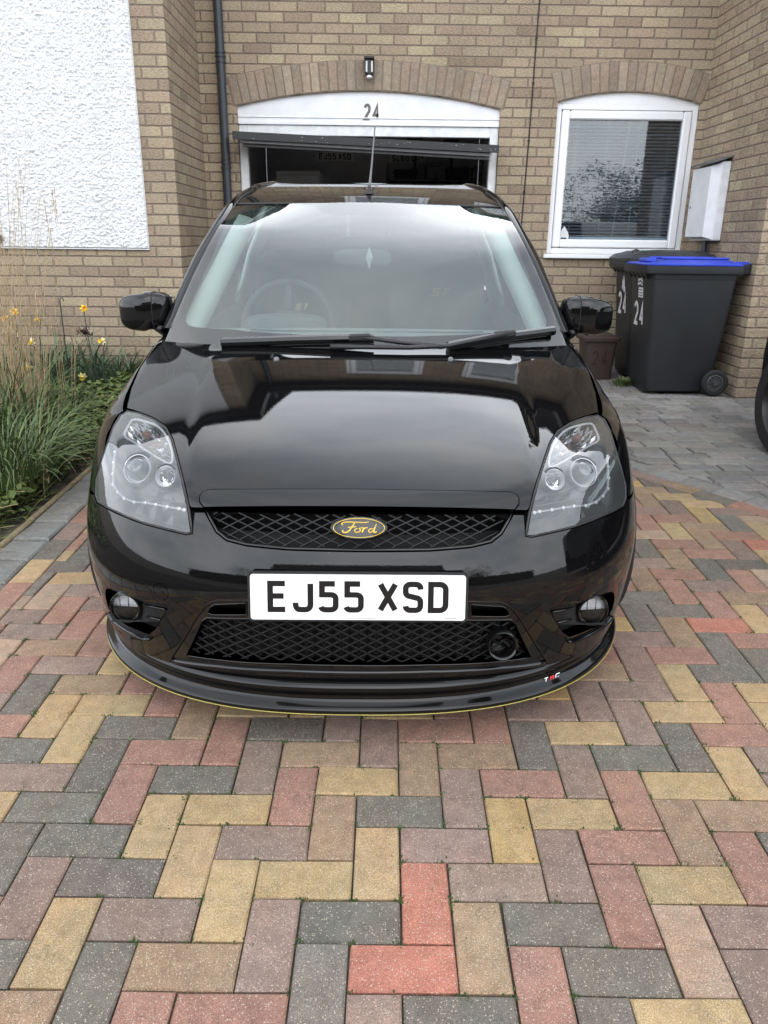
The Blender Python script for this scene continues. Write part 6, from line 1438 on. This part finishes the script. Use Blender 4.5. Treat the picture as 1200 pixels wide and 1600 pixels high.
for x in (-.34, .34):
    mb = MB(); mb.blob((CX+x, 3.80, .62), (.50, .50, .16), .5, 24, 12); st_ = mb.build('front_seat', 'seat_cloth', car, smooth=True)
    MB().blob((0, 0, 0), (.48, .14, .62), .5, 28, 16, M=Matrix.Translation((CX+x, 4.02, .93)) @ Matrix.Rotation(radians(-14), 4, 'X')).build('seat_back', 'seat_cloth', st_, smooth=True)
    MB().blob((0, 0, 0), (.28, .10, .18), .6, 24, 12, M=Matrix.Translation((CX+x, 4.12, 1.30)) @ Matrix.Rotation(radians(-10), 4, 'X')).build('headrest', 'seat_cloth', st_, smooth=True)
    if x > 0: mb = MB(); p = at(685, 457, 3.90); letters('ST', p[0]-.042, p[2]-.018, .04, .042, .006, .010, mb, lambda u, v, d: (u, 3.885-d, v), slant=.4); mb.build('seat_mark', 'logo_gold', st_)
MB().blob((CX, 4.75, .98), (1.15, .16, .62), .45, 30, 16).build('rear_seat', 'seat_cloth', car, smooth=True)
for x in (-.35, .35): MB().blob((CX+x, 4.80, 1.30), (.26, .09, .15), .6, 20, 10).build('rear_headrest', 'seat_cloth', car, smooth=True)
MB().box(CX-.68, CX+.68, 2.9, 5.3, .30, .33).build('cabin_floor', 'interior_dark', car)
rows = []
for k in range(2, 34): e = Iroof[k]; rows.append([(CX+s*(e[0]), e[1], e[2]-.028+.03*(1-s*s)) for s in np.linspace(-1, 1, 13)])
mb = MB(); mb.grid(rows); mb.build('headlining', 'interior_pale', car, smooth=True)
rm = at(566, 403, 3.22); MB().blob(rm, (.23, .03, .065), .6, 28, 12).build('rear_view_mirror', 'interior_dark', car, smooth=True)
p = at(577, 403, 3.20); q0 = at(577, 386, 3.20); t = thing('air_freshener', 'small pale diamond shaped ornament hanging in the middle of the windscreen', 'ornament', (p[0], 3.20, at(577, 423, 3.2)[2]))
hh = (q0[2]-at(577, 422, 3.2)[2])/2; mb = MB(); z = p[2]; mb.add([(p[0], 3.2, z+hh), (p[0]+.014, 3.2, z), (p[0], 3.2, z-hh), (p[0]-.014, 3.2, z), (p[0], 3.186, z), (p[0], 3.214, z)], [(0, 1, 4), (1, 2, 4), (2, 3, 4), (3, 0, 4), (1, 0, 5), (2, 1, 5), (3, 2, 5), (0, 3, 5)]); mb.build('pendant', 'upvc', t)
MB().tube([(p[0], 3.2, z+hh), (p[0], 3.21, rm[2]-.03)], .0012, 4).build('string', 'straw', t)

# ================================================================== NEIGHBOUR'S CAR AT THE RIGHT EDGE
def neighbour():
    a = atg(1189, 702); wx = a[0]-.02; yr = 4.98
    t = thing('parked_car', 'dark car on the grey paving at the right edge, mostly out of view', 'car', (wx+.9, 3.2, gz(3.2)))
    wy = 4.35; x0 = 2.34
    cs = [(.0, .25), (-.03, .45), (-.02, .7), (.03, .88), (.12, .98)]
    mb = MB(); rows = []
    L0, L1 = .9, 5.0; ctr = x0+.85
    ysn = np.linspace(L0, L1, 40)
    for y in ysn:
        e = min(1, (L1-y)/.5, (y-L0)/.5); e = sqrt(max(0, 1-(1-e)**2)); hwid = .60+.25*e; row = []
        for zz, k in ((.25, .96), (.35, .99), (.5, 1), (.7, .99), (.85, .96), (.95, .88), (.98, .5), (.98, -.5), (.95, -.88), (.85, -.96), (.7, -.99), (.5, -1), (.35, -.99), (.25, -.96)): row.append((ctr+hwid*k, y, gz(y)+zz))
        rows.append(row)
    mb.grid(rows); mb.add(rows[0][::-1], [tuple(range(14))]); mb.add(rows[-1], [tuple(range(14))]); mb.build('body', 'paint', t, smooth=50)
    rows = []
    for y, z, hw in ((1.6, .985, .70), (2.1, 1.40, .56), (2.9, 1.47, .54), (3.9, 1.42, .55), (4.6, .985, .68)): rows.append([(ctr-hw, y, gz(y)+z), (ctr+hw, y, gz(y)+z)])
    mb = MB(); mb.grid(rows); mb.build('roof', 'paint', t, smooth=50)
    for s in (-1, 1):
        mb = MB(); pts = [(ctr+s*hw, y, gz(y)+z) for y, z, hw in ((1.6, .985, .70), (2.1, 1.40, .56), (2.9, 1.47, .54), (3.9, 1.42, .55), (4.6, .985, .68))]; mb.add(pts, [tuple(range(5))]); mb.build('side_window', 'side_glass', t)
        for y in (1.85, 4.30):
            c = (ctr+s*(.84-.09+.06), y, gz(y)+.31); mb = MB(); mb.lathe(c, (s, 0, 0), [(.2, -.1), (.28, -.105), (.308, -.08), (.31, 0), (.308, .08), (.28, .105), (.2, .1)], 56); wq = mb.build('wheel', 'rubber', t, smooth=35)
            mb = MB(); mb.lathe(c, (s, 0, 0), [(.2, -.09), (.19, .05), (.21, .095)], 40)
            for k in range(8): A = Matrix.Translation(c) @ Matrix.Rotation(2*pi*k/8, 4, 'X'); mb.box(s*.06-.01, s*.06+.01, -.015, .015, .0, .2, .003, M=A)
            mb.build('rim', 'door_black', wq, smooth=35)
neighbour()
